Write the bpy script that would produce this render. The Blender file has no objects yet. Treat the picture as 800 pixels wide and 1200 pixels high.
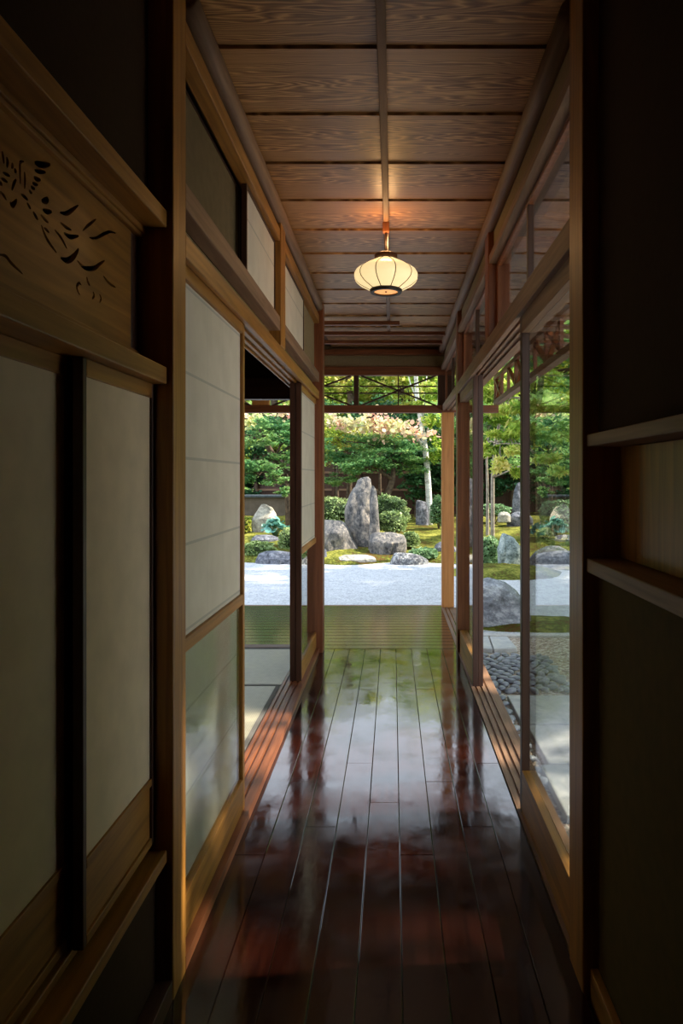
import bpy, bmesh, math, random
import numpy as np
from mathutils import Vector, Matrix, noise

random.seed(7); rng = np.random.default_rng(11)
S = bpy.context.scene; C = S.collection
H = 1.27                                   # eye height above the corridor floor

# ------------------------------------------------------------------ camera
cd = bpy.data.cameras.new('camera'); cam = bpy.data.objects.new('camera', cd); C.objects.link(cam)
cam.location = (0, 0, H); cam.rotation_euler = (math.pi/2, 0, 0)
cd.sensor_fit = 'VERTICAL'; cd.sensor_height = 36; cd.lens = 24
cd.shift_x = -60/1200; cd.shift_y = -40/1200; cd.clip_start = .02; cd.clip_end = 400
S.camera = cam

# ------------------------------------------------------------------ world, sun, exposure
w = bpy.data.worlds.new('sky'); S.world = w; w.use_nodes = True
wn = w.node_tree.nodes; wl = w.node_tree.links; wn.clear()
wo = wn.new('ShaderNodeOutputWorld'); wb = wn.new('ShaderNodeBackground')
tc = wn.new('ShaderNodeTexCoord'); sx = wn.new('ShaderNodeSeparateXYZ'); rp = wn.new('ShaderNodeValToRGB')
wl.new(tc.outputs['Generated'], sx.inputs[0]); wl.new(sx.outputs['Z'], rp.inputs[0])
rp.color_ramp.elements[0].position = 0.0; rp.color_ramp.elements[0].color = (.93, .96, 1.0, 1)
rp.color_ramp.elements[1].position = .7; rp.color_ramp.elements[1].color = (.66, .80, 1.0, 1)
wl.new(rp.outputs[0], wb.inputs[0]); wb.inputs[1].default_value = 1.9
wl.new(wb.outputs[0], wo.inputs[0])

sd = bpy.data.lights.new('sun', 'SUN'); sun = bpy.data.objects.new('sun', sd); C.objects.link(sun)
sd.energy = 9; sd.angle = math.radians(1.3); sd.color = (1.0, .90, .74)
SUN_DIR = Vector((.74, .06, .64)).normalized()           # towards the sun
sun.rotation_euler = SUN_DIR.to_track_quat('Z', 'Y').to_euler()

S.view_settings.view_transform = 'Standard'; S.view_settings.look = 'None'
S.view_settings.gamma = 1; S.view_settings.use_curve_mapping = False
S.view_settings.exposure = 0.5

# ------------------------------------------------------------------ helpers
def px(x, y, Y):
    """point of the photograph at distance Y"""
    return Vector(((x-460)*Y/800, Y, H+(560-y)*Y/800))

def tag(o, label=None, cat=None, group=None, kind=None):
    if label: o['label'] = label
    if cat: o['category'] = cat
    if group: o['group'] = group
    if kind: o['kind'] = kind
    return o

def empty(name, loc=(0, 0, 0), rz=0):
    o = bpy.data.objects.new(name, None); C.objects.link(o)
    o.location = loc; o.rotation_euler = (0, 0, rz); o.empty_display_size = .1
    return o

def attach(o, parent):
    o.parent = parent
    if parent.parent is None: o.matrix_parent_inverse = Matrix.Translation(-Vector(parent.location))

class MB:
    def __init__(s): s.v = []; s.f = []
    def box(s, x0, x1, y0, y1, z0, z1):
        n = len(s.v)
        s.v += [(x, y, z) for z in (z0, z1) for y in (y0, y1) for x in (x0, x1)]
        s.f += [tuple(n+i for i in q) for q in ((0,2,3,1),(4,5,7,6),(0,1,5,4),(2,6,7,3),(0,4,6,2),(1,3,7,5))]
        return s
    def bar(s, a, b, wdt, dep, up=(0, 0, 1)):
        a = Vector(a); b = Vector(b); d = (b-a).normalized(); u = Vector(up)
        r = d.cross(u)
        if r.length < 1e-4: r = d.cross(Vector((1, 0, 0)))
        r.normalize(); u = r.cross(d).normalized()
        n = len(s.v)
        for p in (a, b):
            for i, j in ((-1,-1),(1,-1),(1,1),(-1,1)):
                s.v.append(tuple(p + r*i*wdt/2 + u*j*dep/2))
        s.f += [tuple(n+i for i in q) for q in ((0,3,2,1),(4,5,6,7),(0,1,5,4),(1,2,6,5),(2,3,7,6),(3,0,4,7))]
        return s
    def tube(s, pts, rad, seg=8, cap=True):
        pts = [Vector(p) for p in pts]; n0 = len(s.v); prev = None
        for i, p in enumerate(pts):
            d = (pts[min(i+1, len(pts)-1)] - pts[max(i-1, 0)]).normalized()
            if prev is None:
                r = d.cross(Vector((0, 0, 1)))
                if r.length < .1: r = d.cross(Vector((0, 1, 0)))
                r.normalize()
            else:
                r = (prev - d*prev.dot(d)).normalized()
            prev = r; u = d.cross(r)
            R = rad[i] if hasattr(rad, '__len__') else rad
            for k in range(seg):
                a = 2*math.pi*k/seg
                s.v.append(tuple(p + (r*math.cos(a)+u*math.sin(a))*R))
        for i in range(len(pts)-1):
            for k in range(seg):
                k2 = (k+1) % seg
                s.f.append((n0+i*seg+k, n0+i*seg+k2, n0+(i+1)*seg+k2, n0+(i+1)*seg+k))
        if cap:
            s.f.append(tuple(n0+k for k in reversed(range(seg))))
            s.f.append(tuple(n0+(len(pts)-1)*seg+k for k in range(seg)))
        return s
    def lathe(s, prof, c, seg=40):
        n0 = len(s.v)
        for r, z in prof:
            for k in range(seg):
                a = 2*math.pi*k/seg
                s.v.append((c[0]+r*math.cos(a), c[1]+r*math.sin(a), c[2]+z))
        for i in range(len(prof)-1):
            for k in range(seg):
                k2 = (k+1) % seg
                s.f.append((n0+i*seg+k, n0+i*seg+k2, n0+(i+1)*seg+k2, n0+(i+1)*seg+k))
        return s
    def build(s, name, m, parent=None, smooth=False, bevel=0):
        me = bpy.data.meshes.new(name); me.from_pydata(s.v, [], s.f); me.update()
        o = bpy.data.objects.new(name, me); C.objects.link(o)
        if m: me.materials.append(m)
        bm = bmesh.new(); bm.from_mesh(me); bmesh.ops.recalc_face_normals(bm, faces=bm.faces[:]); bm.to_mesh(me); bm.free()
        if smooth: me.polygons.foreach_set('use_smooth', [True]*len(me.polygons))
        if bevel:
            b = o.modifiers.new('bevel', 'BEVEL'); b.width = bevel; b.segments = 2; b.limit_method = 'ANGLE'
        if parent: attach(o, parent)
        return o

# ------------------------------------------------------------------ materials
def newmat(name):
    m = bpy.data.materials.new(name); m.use_nodes = True
    nt = m.node_tree; nt.nodes.clear()
    return m, nt.nodes, nt.links
def rgba(c): return (c[0], c[1], c[2], 1)
def ramp(N, stops):
    r = N.new('ShaderNodeValToRGB'); e = r.color_ramp.elements
    e[0].position, e[0].color = stops[0][0], rgba(stops[0][1])
    e[1].position, e[1].color = stops[-1][0], rgba(stops[-1][1])
    for p, c in stops[1:-1]:
        q = e.new(p); q.color = rgba(c)
    return r
def mth(N, L, op, a, b=None, c=None):
    n = N.new('ShaderNodeMath'); n.operation = op
    for i, v in enumerate((a, b, c)):
        if v is None: continue
        if isinstance(v, (int, float)): n.inputs[i].default_value = v
        else: L.new(v, n.inputs[i])
    return n.outputs[0]

def wood(name, c0, c1, axis='Z', rough=.45, scale=1., bump=.15, spec=.4):
    m, N, L = newmat(name)
    out = N.new('ShaderNodeOutputMaterial'); p = N.new('ShaderNodeBsdfPrincipled'); t = N.new('ShaderNodeTexCoord')
    mp = N.new('ShaderNodeMapping'); L.new(t.outputs['Object'], mp.inputs[0])
    s = {'X': (1.2, 22, 22), 'Y': (22, 1.2, 22), 'Z': (22, 22, 1.2)}[axis]
    mp.inputs['Scale'].default_value = [q*scale for q in s]
    n1 = N.new('ShaderNodeTexNoise'); n1.inputs['Scale'].default_value = 2.2; n1.inputs['Detail'].default_value = 6; n1.inputs['Distortion'].default_value = .6
    L.new(mp.outputs[0], n1.inputs[0])
    r = ramp(N, [(.3, c0), (.5, [(a+b)/2 for a, b in zip(c0, c1)]), (.7, c1)])
    L.new(n1.outputs[0], r.inputs[0]); L.new(r.outputs[0], p.inputs['Base Color'])
    p.inputs['Roughness'].default_value = rough; p.inputs['Specular IOR Level'].default_value = spec
    b = N.new('ShaderNodeBump'); b.inputs['Strength'].default_value = bump; b.inputs['Distance'].default_value = .002
    L.new(n1.outputs[0], b.inputs['Height']); L.new(b.outputs[0], p.inputs['Normal'])
    L.new(p.outputs[0], out.inputs[0]); return m

AMB0, AMB1 = (.22, .088, .014), (.42, .185, .034)
RED0, RED1 = (.14, .042, .015), (.27, .090, .034)
PUR0, PUR1 = (.16, .085, .048), (.29, .165, .10)
def w3(name, a, b, **k): return {ax: wood(name+'_'+ax.lower(), a, b, ax, **k) for ax in 'XYZ'}
AMBER = w3('amber_wood', AMB0, AMB1); RED = w3('red_brown_wood', RED0, RED1); PALE = w3('weathered_wood', PUR0, PUR1, rough=.6)
SHADED_STILE = w3('shaded_stile_wood', (.035, .013, .007), (.075, .03, .015)); DARK = w3('dark_wood', (.05, .02, .012), (.09, .037, .02)); ORANGE = w3('cedar_wood', (.48, .185, .045), (.66, .30, .085))  # door stile wood darkened in colour for shade on camera-facing edges

def plain(name, col, rough=.8, spec=.3, emis=None, es=0, metal=0, nscale=None, var=.15, bump=0):
    m, N, L = newmat(name)
    out = N.new('ShaderNodeOutputMaterial'); p = N.new('ShaderNodeBsdfPrincipled')
    p.inputs['Base Color'].default_value = rgba(col); p.inputs['Roughness'].default_value = rough
    p.inputs['Specular IOR Level'].default_value = spec; p.inputs['Metallic'].default_value = metal
    if nscale:
        t = N.new('ShaderNodeTexCoord'); n = N.new('ShaderNodeTexNoise'); n.inputs['Scale'].default_value = nscale; n.inputs['Detail'].default_value = 5
        L.new(t.outputs['Object'], n.inputs[0])
        r = ramp(N, [(.3, [c*(1-var) for c in col]), (.7, [min(1, c*(1+var)) for c in col])])
        L.new(n.outputs[0], r.inputs[0]); L.new(r.outputs[0], p.inputs['Base Color'])
        if bump:
            b = N.new('ShaderNodeBump'); b.inputs['Strength'].default_value = bump; b.inputs['Distance'].default_value = .003
            L.new(n.outputs[0], b.inputs['Height']); L.new(b.outputs[0], p.inputs['Normal'])
    if emis:
        p.inputs['Emission Color'].default_value = rgba(emis); p.inputs['Emission Strength'].default_value = es
    L.new(p.outputs[0], out.inputs[0]); return m

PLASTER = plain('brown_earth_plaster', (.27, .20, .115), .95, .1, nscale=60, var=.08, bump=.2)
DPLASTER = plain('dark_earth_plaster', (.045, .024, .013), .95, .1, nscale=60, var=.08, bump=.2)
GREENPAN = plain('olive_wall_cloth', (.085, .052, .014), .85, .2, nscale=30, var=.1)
BLACKW = plain('black_lacquer', (.02, .012, .01), .3, .5)
IRON = plain('blackened_iron', (.03, .018, .014), .5, .4)

def make_paper():
    m, N, L = newmat('shoji_paper')
    out = N.new('ShaderNodeOutputMaterial'); t = N.new('ShaderNodeTexCoord'); sp = N.new('ShaderNodeSeparateXYZ'); L.new(t.outputs['Object'], sp.inputs[0])
    # faint lap joints of the paper sheets and the bars felt behind them
    def line(sock, per, off, wd):
        a = mth(N, L, 'ADD', sock, off); b = mth(N, L, 'PINGPONG', a, per/2); return mth(N, L, 'LESS_THAN', b, wd)
    h = line(sp.outputs['Z'], .236, -1.324, .004); v = line(sp.outputs['Y'], .19, -1.9, .0018)
    mx = mth(N, L, 'MAXIMUM', h, mth(N, L, 'MULTIPLY', v, .5))
    n = N.new('ShaderNodeTexNoise'); n.inputs['Scale'].default_value = 9; n.inputs['Detail'].default_value = 6; L.new(t.outputs['Object'], n.inputs[0])
    r = ramp(N, [(.3, (.72, .65, .55)), (.7, (.80, .73, .63))]); L.new(n.outputs[0], r.inputs[0])
    mix = N.new('ShaderNodeMixRGB'); mix.inputs[2].default_value = (.58, .54, .47, 1); L.new(mx, mix.inputs[0]); L.new(r.outputs[0], mix.inputs[1])
    d = N.new('ShaderNodeBsdfDiffuse'); tr = N.new('ShaderNodeBsdfTranslucent'); ms = N.new('ShaderNodeMixShader'); ms.inputs[0].default_value = .22
    L.new(mix.outputs[0], d.inputs[0]); L.new(mix.outputs[0], tr.inputs[0]); L.new(d.outputs[0], ms.inputs[1]); L.new(tr.outputs[0], ms.inputs[2])
    L.new(ms.outputs[0], out.inputs[0]); return m
PAPER = make_paper()
FUSUMA = plain('fusuma_paper', (.78, .62, .45), .9, .15, nscale=14, var=.06)

def make_glass():
    m, N, L = newmat('window_glass')
    out = N.new('ShaderNodeOutputMaterial'); g = N.new('ShaderNodeNewGeometry')
    d = N.new('ShaderNodeVectorMath'); d.operation = 'DOT_PRODUCT'; L.new(g.outputs['Normal'], d.inputs[0]); L.new(g.outputs['Incoming'], d.inputs[1])
    a = mth(N, L, 'ABSOLUTE', d.outputs['Value']); o = mth(N, L, 'SUBTRACT', 1.0, a); q = mth(N, L, 'POWER', o, 5.0)
    f = mth(N, L, 'MULTIPLY_ADD', q, .95, .045)
    t = N.new('ShaderNodeBsdfTransparent'); t.inputs[0].default_value = (.95, .97, .95, 1)
    gl = N.new('ShaderNodeBsdfGlossy'); gl.inputs['Roughness'].default_value = .0
    ms = N.new('ShaderNodeMixShader'); L.new(f, ms.inputs[0]); L.new(t.outputs[0], ms.inputs[1]); L.new(gl.outputs[0], ms.inputs[2])
    L.new(ms.outputs[0], out.inputs[0]); return m
GLASS = make_glass()

def make_floor():
    m, N, L = newmat('polished_lacquered_boards')
    out = N.new('ShaderNodeOutputMaterial'); p = N.new('ShaderNodeBsdfPrincipled'); t = N.new('ShaderNodeTexCoord')
    mp = N.new('ShaderNodeMapping'); mp.inputs['Scale'].default_value = (30, 1.5, 30); L.new(t.outputs['Object'], mp.inputs[0])
    n = N.new('ShaderNodeTexNoise'); n.inputs['Scale'].default_value = 2; n.inputs['Detail'].default_value = 6; L.new(mp.outputs[0], n.inputs[0])
    r = ramp(N, [(.3, (.010, .0022, .0015)), (.7, (.030, .007, .004))]); L.new(n.outputs[0], r.inputs[0]); L.new(r.outputs[0], p.inputs['Base Color'])
    n2 = N.new('ShaderNodeTexNoise'); n2.inputs['Scale'].default_value = 5; n2.inputs['Detail'].default_value = 8; n2.inputs['Roughness'].default_value = .7; L.new(t.outputs['Object'], n2.inputs[0])
    rr = ramp(N, [(.35, (.05,)*3), (.7, (.20,)*3)]); L.new(n2.outputs[0], rr.inputs[0]); L.new(rr.outputs[0], p.inputs['Roughness'])
    p.inputs['Specular IOR Level'].default_value = 1.0
    mp3 = N.new('ShaderNodeMapping'); mp3.inputs['Scale'].default_value = (1, .35, 1); L.new(t.outputs['Object'], mp3.inputs[0])
    n3 = N.new('ShaderNodeTexNoise'); n3.inputs['Scale'].default_value = 9; n3.inputs['Detail'].default_value = 3; L.new(mp3.outputs[0], n3.inputs[0])
    b = N.new('ShaderNodeBump'); b.inputs['Strength'].default_value = .25; b.inputs['Distance'].default_value = .004
    L.new(n3.outputs[0], b.inputs['Height']); L.new(b.outputs[0], p.inputs['Normal'])
    L.new(p.outputs[0], out.inputs[0]); return m
FLOORM = make_floor()
def make_deck():
    m, N, L = newmat('weathered_deck_boards')
    out = N.new('ShaderNodeOutputMaterial'); p = N.new('ShaderNodeBsdfPrincipled'); t = N.new('ShaderNodeTexCoord')
    mp = N.new('ShaderNodeMapping'); mp.inputs['Scale'].default_value = (1.5, 30, 30); L.new(t.outputs['Object'], mp.inputs[0])
    n = N.new('ShaderNodeTexNoise'); n.inputs['Scale'].default_value = 2; n.inputs['Detail'].default_value = 6; L.new(mp.outputs[0], n.inputs[0])
    r = ramp(N, [(.3, (.03, .012, .007)), (.7, (.085, .033, .017))]); L.new(n.outputs[0], r.inputs[0]); L.new(r.outputs[0], p.inputs['Base Color'])
    p.inputs['Roughness'].default_value = .14; p.inputs['Specular IOR Level'].default_value = .9
    L.new(p.outputs[0], out.inputs[0]); return m
DECKM = make_deck()

def make_ceiling_mat():
    m, N, L = newmat('cedar_ceiling_boards')
    out = N.new('ShaderNodeOutputMaterial'); p = N.new('ShaderNodeBsdfPrincipled'); t = N.new('ShaderNodeTexCoord'); sp = N.new('ShaderNodeSeparateXYZ'); L.new(t.outputs['Object'], sp.inputs[0])
    idx = mth(N, L, 'FLOOR', mth(N, L, 'DIVIDE', mth(N, L, 'ADD', sp.outputs['Y'], -2.03+3.74), .374))
    wn_ = N.new('ShaderNodeTexWhiteNoise'); wn_.noise_dimensions = '1D'; L.new(idx, wn_.inputs['W'])
    fy = mth(N, L, 'FRACT', mth(N, L, 'DIVIDE', mth(N, L, 'ADD', sp.outputs['Y'], -2.03+3.74), .374))
    # cathedral grain: rings of a log sliced nearly flat, one slice per board
    yc = mth(N, L, 'MULTIPLY', mth(N, L, 'ADD', fy, mth(N, L, 'MULTIPLY_ADD', wn_.outputs[0], -.5, -.25)), 3.2)
    xs = mth(N, L, 'MULTIPLY_ADD', sp.outputs['X'], 1.1, mth(N, L, 'MULTIPLY', wn_.outputs[0], 37))
    nz = N.new('ShaderNodeTexNoise'); nz.inputs['Scale'].default_value = 1.6; nz.inputs['Detail'].default_value = 3
    cb = N.new('ShaderNodeCombineXYZ'); L.new(xs, cb.inputs[0]); L.new(yc, cb.inputs[1]); L.new(wn_.outputs[0], cb.inputs[2]); L.new(cb.outputs[0], nz.inputs[0])
    y2 = mth(N, L, 'MULTIPLY', yc, yc)
    rad = mth(N, L, 'ADD', mth(N, L, 'MULTIPLY', y2, 1.0), mth(N, L, 'ADD', mth(N, L, 'MULTIPLY', nz.outputs[0], 1.6), mth(N, L, 'MULTIPLY', xs, .55)))
    ring = mth(N, L, 'FRACT', mth(N, L, 'MULTIPLY', rad, 8))
    ring = mth(N, L, 'POWER', mth(N, L, 'PINGPONG', mth(N, L, 'MULTIPLY', ring, 2), 1.0), 1.4)
    mp = N.new('ShaderNodeMapping'); mp.inputs['Scale'].default_value = (2, 60, 60); L.new(t.outputs['Object'], mp.inputs[0])
    n2 = N.new('ShaderNodeTexNoise'); n2.inputs['Scale'].default_value = 1.5; n2.inputs['Detail'].default_value = 5; L.new(mp.outputs[0], n2.inputs[0])
    fac = mth(N, L, 'ADD', mth(N, L, 'MULTIPLY', ring, .62), mth(N, L, 'MULTIPLY', n2.outputs[0], .45))
    fac = mth(N, L, 'ADD', fac, mth(N, L, 'MULTIPLY_ADD', wn_.outputs[0], .16, -.06))
    r = ramp(N, [(.2, (.17, .070, .022)), (.5, (.39, .185, .066)), (.8, (.66, .36, .15))]); L.new(fac, r.inputs[0])
    L.new(r.outputs[0], p.inputs['Base Color']); p.inputs['Roughness'].default_value = .38; p.inputs['Specular IOR Level'].default_value = .5
    L.new(p.outputs[0], out.inputs[0]); return m
CEILM = make_ceiling_mat()

def make_tatami():
    m, N, L = newmat('tatami_rush')
    out = N.new('ShaderNodeOutputMaterial'); p = N.new('ShaderNodeBsdfPrincipled'); t = N.new('ShaderNodeTexCoord'); sp = N.new('ShaderNodeSeparateXYZ'); L.new(t.outputs['Object'], sp.inputs[0])
    a = mth(N, L, 'PINGPONG', mth(N, L, 'MULTIPLY', sp.outputs['X'], 190), 1); b = mth(N, L, 'PINGPONG', mth(N, L, 'MULTIPLY', sp.outputs['Y'], 150), 1)
    n = N.new('ShaderNodeTexNoise'); n.inputs['Scale'].default_value = 30; L.new(t.outputs['Object'], n.inputs[0])
    f = mth(N, L, 'ADD', mth(N, L, 'MULTIPLY', mth(N, L, 'MAXIMUM', a, b), .6), mth(N, L, 'MULTIPLY', n.outputs[0], .4))
    r = ramp(N, [(.2, (.24, .21, .14)), (.8, (.52, .48, .34))]); L.new(f, r.inputs[0]); L.new(r.outputs[0], p.inputs['Base Color'])
    p.inputs['Roughness'].default_value = .38; p.inputs['Specular IOR Level'].default_value = .6; L.new(p.outputs[0], out.inputs[0]); return m
TATAMI = make_tatami()
HERI = plain('tatami_border_cloth', (.20, .19, .18), .7, .2)

def make_gravel():
    m, N, L = newmat('white_raked_gravel')
    out = N.new('ShaderNodeOutputMaterial'); p = N.new('ShaderNodeBsdfPrincipled'); t = N.new('ShaderNodeTexCoord')
    v = N.new('ShaderNodeTexVoronoi'); v.inputs['Scale'].default_value = 38; L.new(t.outputs['Object'], v.inputs[0])
    n = N.new('ShaderNodeTexNoise'); n.inputs['Scale'].default_value = 7; n.inputs['Detail'].default_value = 5; L.new(t.outputs['Object'], n.inputs[0])
    f = mth(N, L, 'ADD', mth(N, L, 'MULTIPLY', v.outputs['Distance'], .7), mth(N, L, 'MULTIPLY', n.outputs[0], .6))
    r = ramp(N, [(.3, (.66, .66, .67)), (.95, (.34, .34, .36))]); L.new(f, r.inputs[0]); L.new(r.outputs[0], p.inputs['Base Color'])
    p.inputs['Roughness'].default_value = .95; p.inputs['Specular IOR Level'].default_value = .1
    b = N.new('ShaderNodeBump'); b.inputs['Strength'].default_value = .6; b.inputs['Distance'].default_value = .012; b.invert = True
    L.new(f, b.inputs['Height']); L.new(b.outputs[0], p.inputs['Normal']); L.new(p.outputs[0], out.inputs[0]); return m
GRAVEL = make_gravel()

def make_moss(name='moss', cs=((.10, .055, .018), (.075, .085, .016), (.16, .165, .03), (.30, .28, .06))):
    m, N, L = newmat(name)
    out = N.new('ShaderNodeOutputMaterial'); p = N.new('ShaderNodeBsdfPrincipled'); t = N.new('ShaderNodeTexCoord')
    n = N.new('ShaderNodeTexNoise'); n.inputs['Scale'].default_value = 1.7; n.inputs['Detail'].default_value = 8; n.inputs['Roughness'].default_value = .65; L.new(t.outputs['Object'], n.inputs[0])
    n2 = N.new('ShaderNodeTexNoise'); n2.inputs['Scale'].default_value = 22; n2.inputs['Detail'].default_value = 6; L.new(t.outputs['Object'], n2.inputs[0])
    f = mth(N, L, 'ADD', mth(N, L, 'MULTIPLY', n.outputs[0], .65), mth(N, L, 'MULTIPLY', n2.outputs[0], .35))
    r = ramp(N, [(.41, cs[0]), (.475, cs[1]), (.53, cs[2]), (.62, cs[3])]); L.new(f, r.inputs[0]); L.new(r.outputs[0], p.inputs['Base Color'])
    p.inputs['Roughness'].default_value = 1; p.inputs['Specular IOR Level'].default_value = .05
    b = N.new('ShaderNodeBump'); b.inputs['Strength'].default_value = .9; b.inputs['Distance'].default_value = .04
    L.new(n2.outputs[0], b.inputs['Height']); L.new(b.outputs[0], p.inputs['Normal']); L.new(p.outputs[0], out.inputs[0]); return m
MOSS = make_moss()

def stone(name, c0, c1, c2, rough=.75, sc=3., stretch=(1, 1, 1), spec=.35, bump=.8):
    m, N, L = newmat(name)
    out = N.new('ShaderNodeOutputMaterial'); p = N.new('ShaderNodeBsdfPrincipled'); t = N.new('ShaderNodeTexCoord')
    mp = N.new('ShaderNodeMapping'); mp.inputs['Scale'].default_value = stretch; L.new(t.outputs['Object'], mp.inputs[0])
    n = N.new('ShaderNodeTexNoise'); n.inputs['Scale'].default_value = sc; n.inputs['Detail'].default_value = 12; n.inputs['Roughness'].default_value = .75; n.inputs['Distortion'].default_value = .8; L.new(mp.outputs[0], n.inputs[0])
    nb = N.new('ShaderNodeTexNoise'); nb.inputs['Scale'].default_value = sc*3.5; nb.inputs['Detail'].default_value = 8; nb.inputs['Roughness'].default_value = .7; L.new(t.outputs['Object'], nb.inputs[0])
    fm = mth(N, L, 'ADD', mth(N, L, 'MULTIPLY', n.outputs[0], .6), mth(N, L, 'MULTIPLY', nb.outputs[0], .4))
    r = ramp(N, [(.40, c0), (.5, c1), (.59, c2)]); L.new(fm, r.inputs[0]); L.new(r.outputs[0], p.inputs['Base Color'])
    p.inputs['Roughness'].default_value = rough; p.inputs['Specular IOR Level'].default_value = spec
    b = N.new('ShaderNodeBump'); b.inputs['Strength'].default_value = bump; b.inputs['Distance'].default_value = .08
    L.new(fm, b.inputs['Height']); L.new(b.outputs[0], p.inputs['Normal']); L.new(p.outputs[0], out.inputs[0]); return m
ST_GREY = stone('grey_garden_stone', (.035, .035, .038), (.14, .133, .128), (.33, .285, .235), sc=4.2, stretch=(1.5, 1, .6))
ST_BLUE = stone('blue_grey_stone', (.03, .033, .04), (.13, .135, .16), (.30, .30, .33), sc=5)
ST_PALE = stone('pale_stone', (.17, .16, .13), (.40, .37, .31), (.58, .54, .45), sc=4.5)
ST_GREEN = stone('pale_green_blue_stone', (.06, .085, .08), (.26, .32, .31), (.52, .57, .54), sc=7)
ST_SHINY = stone('dark_smooth_stone', (.04, .045, .055), (.20, .215, .26), (.60, .62, .68), sc=2.2, rough=.22, spec=.9, stretch=(1, 1, 1.8))
ST_LICHEN = stone('lichened_stone', (.05, .05, .055), (.14, .14, .15), (.55, .55, .53), sc=6)
SLAB = stone('pavement_slab_stone', (.36, .37, .38), (.46, .46, .46), (.56, .55, .52), sc=5, bump=.15, rough=.6)
CURB = stone('granite_curb', (.38, .36, .34), (.48, .46, .44), (.58, .56, .53), sc=20, bump=.1)

def leafmat(name, stops, trans=.35, rough=.5):
    m, N, L = newmat(name)
    out = N.new('ShaderNodeOutputMaterial'); a = N.new('ShaderNodeAttribute'); a.attribute_name = 'rnd'
    r = ramp(N, stops); L.new(a.outputs['Fac'], r.inputs[0])
    p = N.new('ShaderNodeBsdfPrincipled'); p.inputs['Roughness'].default_value = rough; p.inputs['Specular IOR Level'].default_value = .3; L.new(r.outputs[0], p.inputs['Base Color'])
    tr = N.new('ShaderNodeBsdfTranslucent'); L.new(r.outputs[0], tr.inputs[0])
    ms = N.new('ShaderNodeMixShader'); ms.inputs[0].default_value = trans; L.new(p.outputs[0], ms.inputs[1]); L.new(tr.outputs[0], ms.inputs[2])
    L.new(ms.outputs[0], out.inputs[0]); return m
LF_MAPLE = leafmat('green_maple_leaves', [(0, (.04, .14, .05)), (.5, (.14, .31, .10)), (1, (.34, .50, .17))], .5)
LF_DEEP = leafmat('deep_green_leaves', [(0, (.012, .045, .018)), (.5, (.035, .11, .04)), (1, (.08, .20, .07))], .35)
LF_LIGHT = leafmat('light_yellow_green_leaves', [(0, (.16, .30, .04)), (.45, (.42, .56, .08)), (.8, (.72, .72, .18)), (1, (.85, .74, .30))], .6)
LF_YEL = leafmat('yellowing_leaves', [(0, (.12, .22, .03)), (.4, (.36, .46, .07)), (.75, (.70, .66, .16)), (1, (.85, .76, .28))], .6)
LF_PINK = leafmat('pink_tinged_leaves', [(0, (.46, .54, .18)), (.35, (.76, .72, .38)), (.65, (.82, .62, .44)), (1, (.80, .42, .36))], .4)
LF_BUSH = leafmat('azalea_leaves', [(0, (.10, .17, .05)), (.5, (.28, .38, .14)), (1, (.48, .56, .27))], .3)
LF_TEAL = leafmat('teal_hosta_leaves', [(0, (.05, .20, .15)), (.5, (.18, .42, .34)), (1, (.42, .66, .56))], .2)
LF_FERN = leafmat('fern_leaves', [(0, (.08, .18, .07)), (1, (.30, .46, .22))], .3)
BARK = plain('grey_brown_bark', (.09, .065, .045), .9, .1, nscale=14, var=.5, bump=.6)
PALEBARK = plain('pale_grey_bark', (.30, .26, .21), .9, .1, nscale=14, var=.3, bump=.5)
BIRCH = stone('white_birch_bark', (.16, .15, .13), (.60, .60, .55), (.78, .78, .74), sc=7, stretch=(.6, .6, 2.2), bump=.3)

# ================================================================== ROOM SHELL
def struct(o, label, cat): return tag(o, label, cat, kind='structure')
XL, XR = -.533, .472

# corridor floor: boards run away from the camera, deck boards run across
f = MB()
edges = [XL-.09, -.431, -.318, -.204, -.090, .024, .138, .252, .366, XR]
for i in range(len(edges)-1):
    ends = [-2.2, .2+.31*(i*5 % 7)/2, 2.3+.37*((i*3) % 5)/2, 4.1+.13*((i*4) % 3), 5.075]
    for j in range(4):
        dz = random.uniform(-.0006, .0006)
        f.box(edges[i]+.0011, edges[i+1]-.0011, ends[j]+.0008, ends[j+1]-.0008, -.03, dz)
fl = struct(f.build('floor', FLOORM, bevel=.0012), 'polished dark red-brown floorboards running down the corridor', 'floor')
MB().box(-.62, .6, -2.2, 5.08, -.06, -.031).build('floor_underlay', plain('joint_filler', (.16, .13, .10), .5, .5), fl)
f = MB(); y = 5.083
while y < 6.78:
    f.box(-3.4, .60, y, y+.100, -.035, 0); y += .1065
dk = struct(f.build('deck_boards', DECKM, bevel=.003), 'open veranda deck of narrow boards laid across the corridor end', 'deck')
MB().box(-3.4, .60, 6.79, 6.84, -.09, -.002).build('edge_beam', RED['X'], dk, bevel=.003)
MB().box(-3.4, .60, 5.083, 6.78, -.08, -.036).build('deck_joists', DARK['X'], dk)
for xx in (-3.2, -1.8, -.4, .5):
    MB().box(xx-.06, xx+.06, 6.60, 6.72, -.46, -.081).build('support_post', DARK['Z'], dk)

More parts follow.
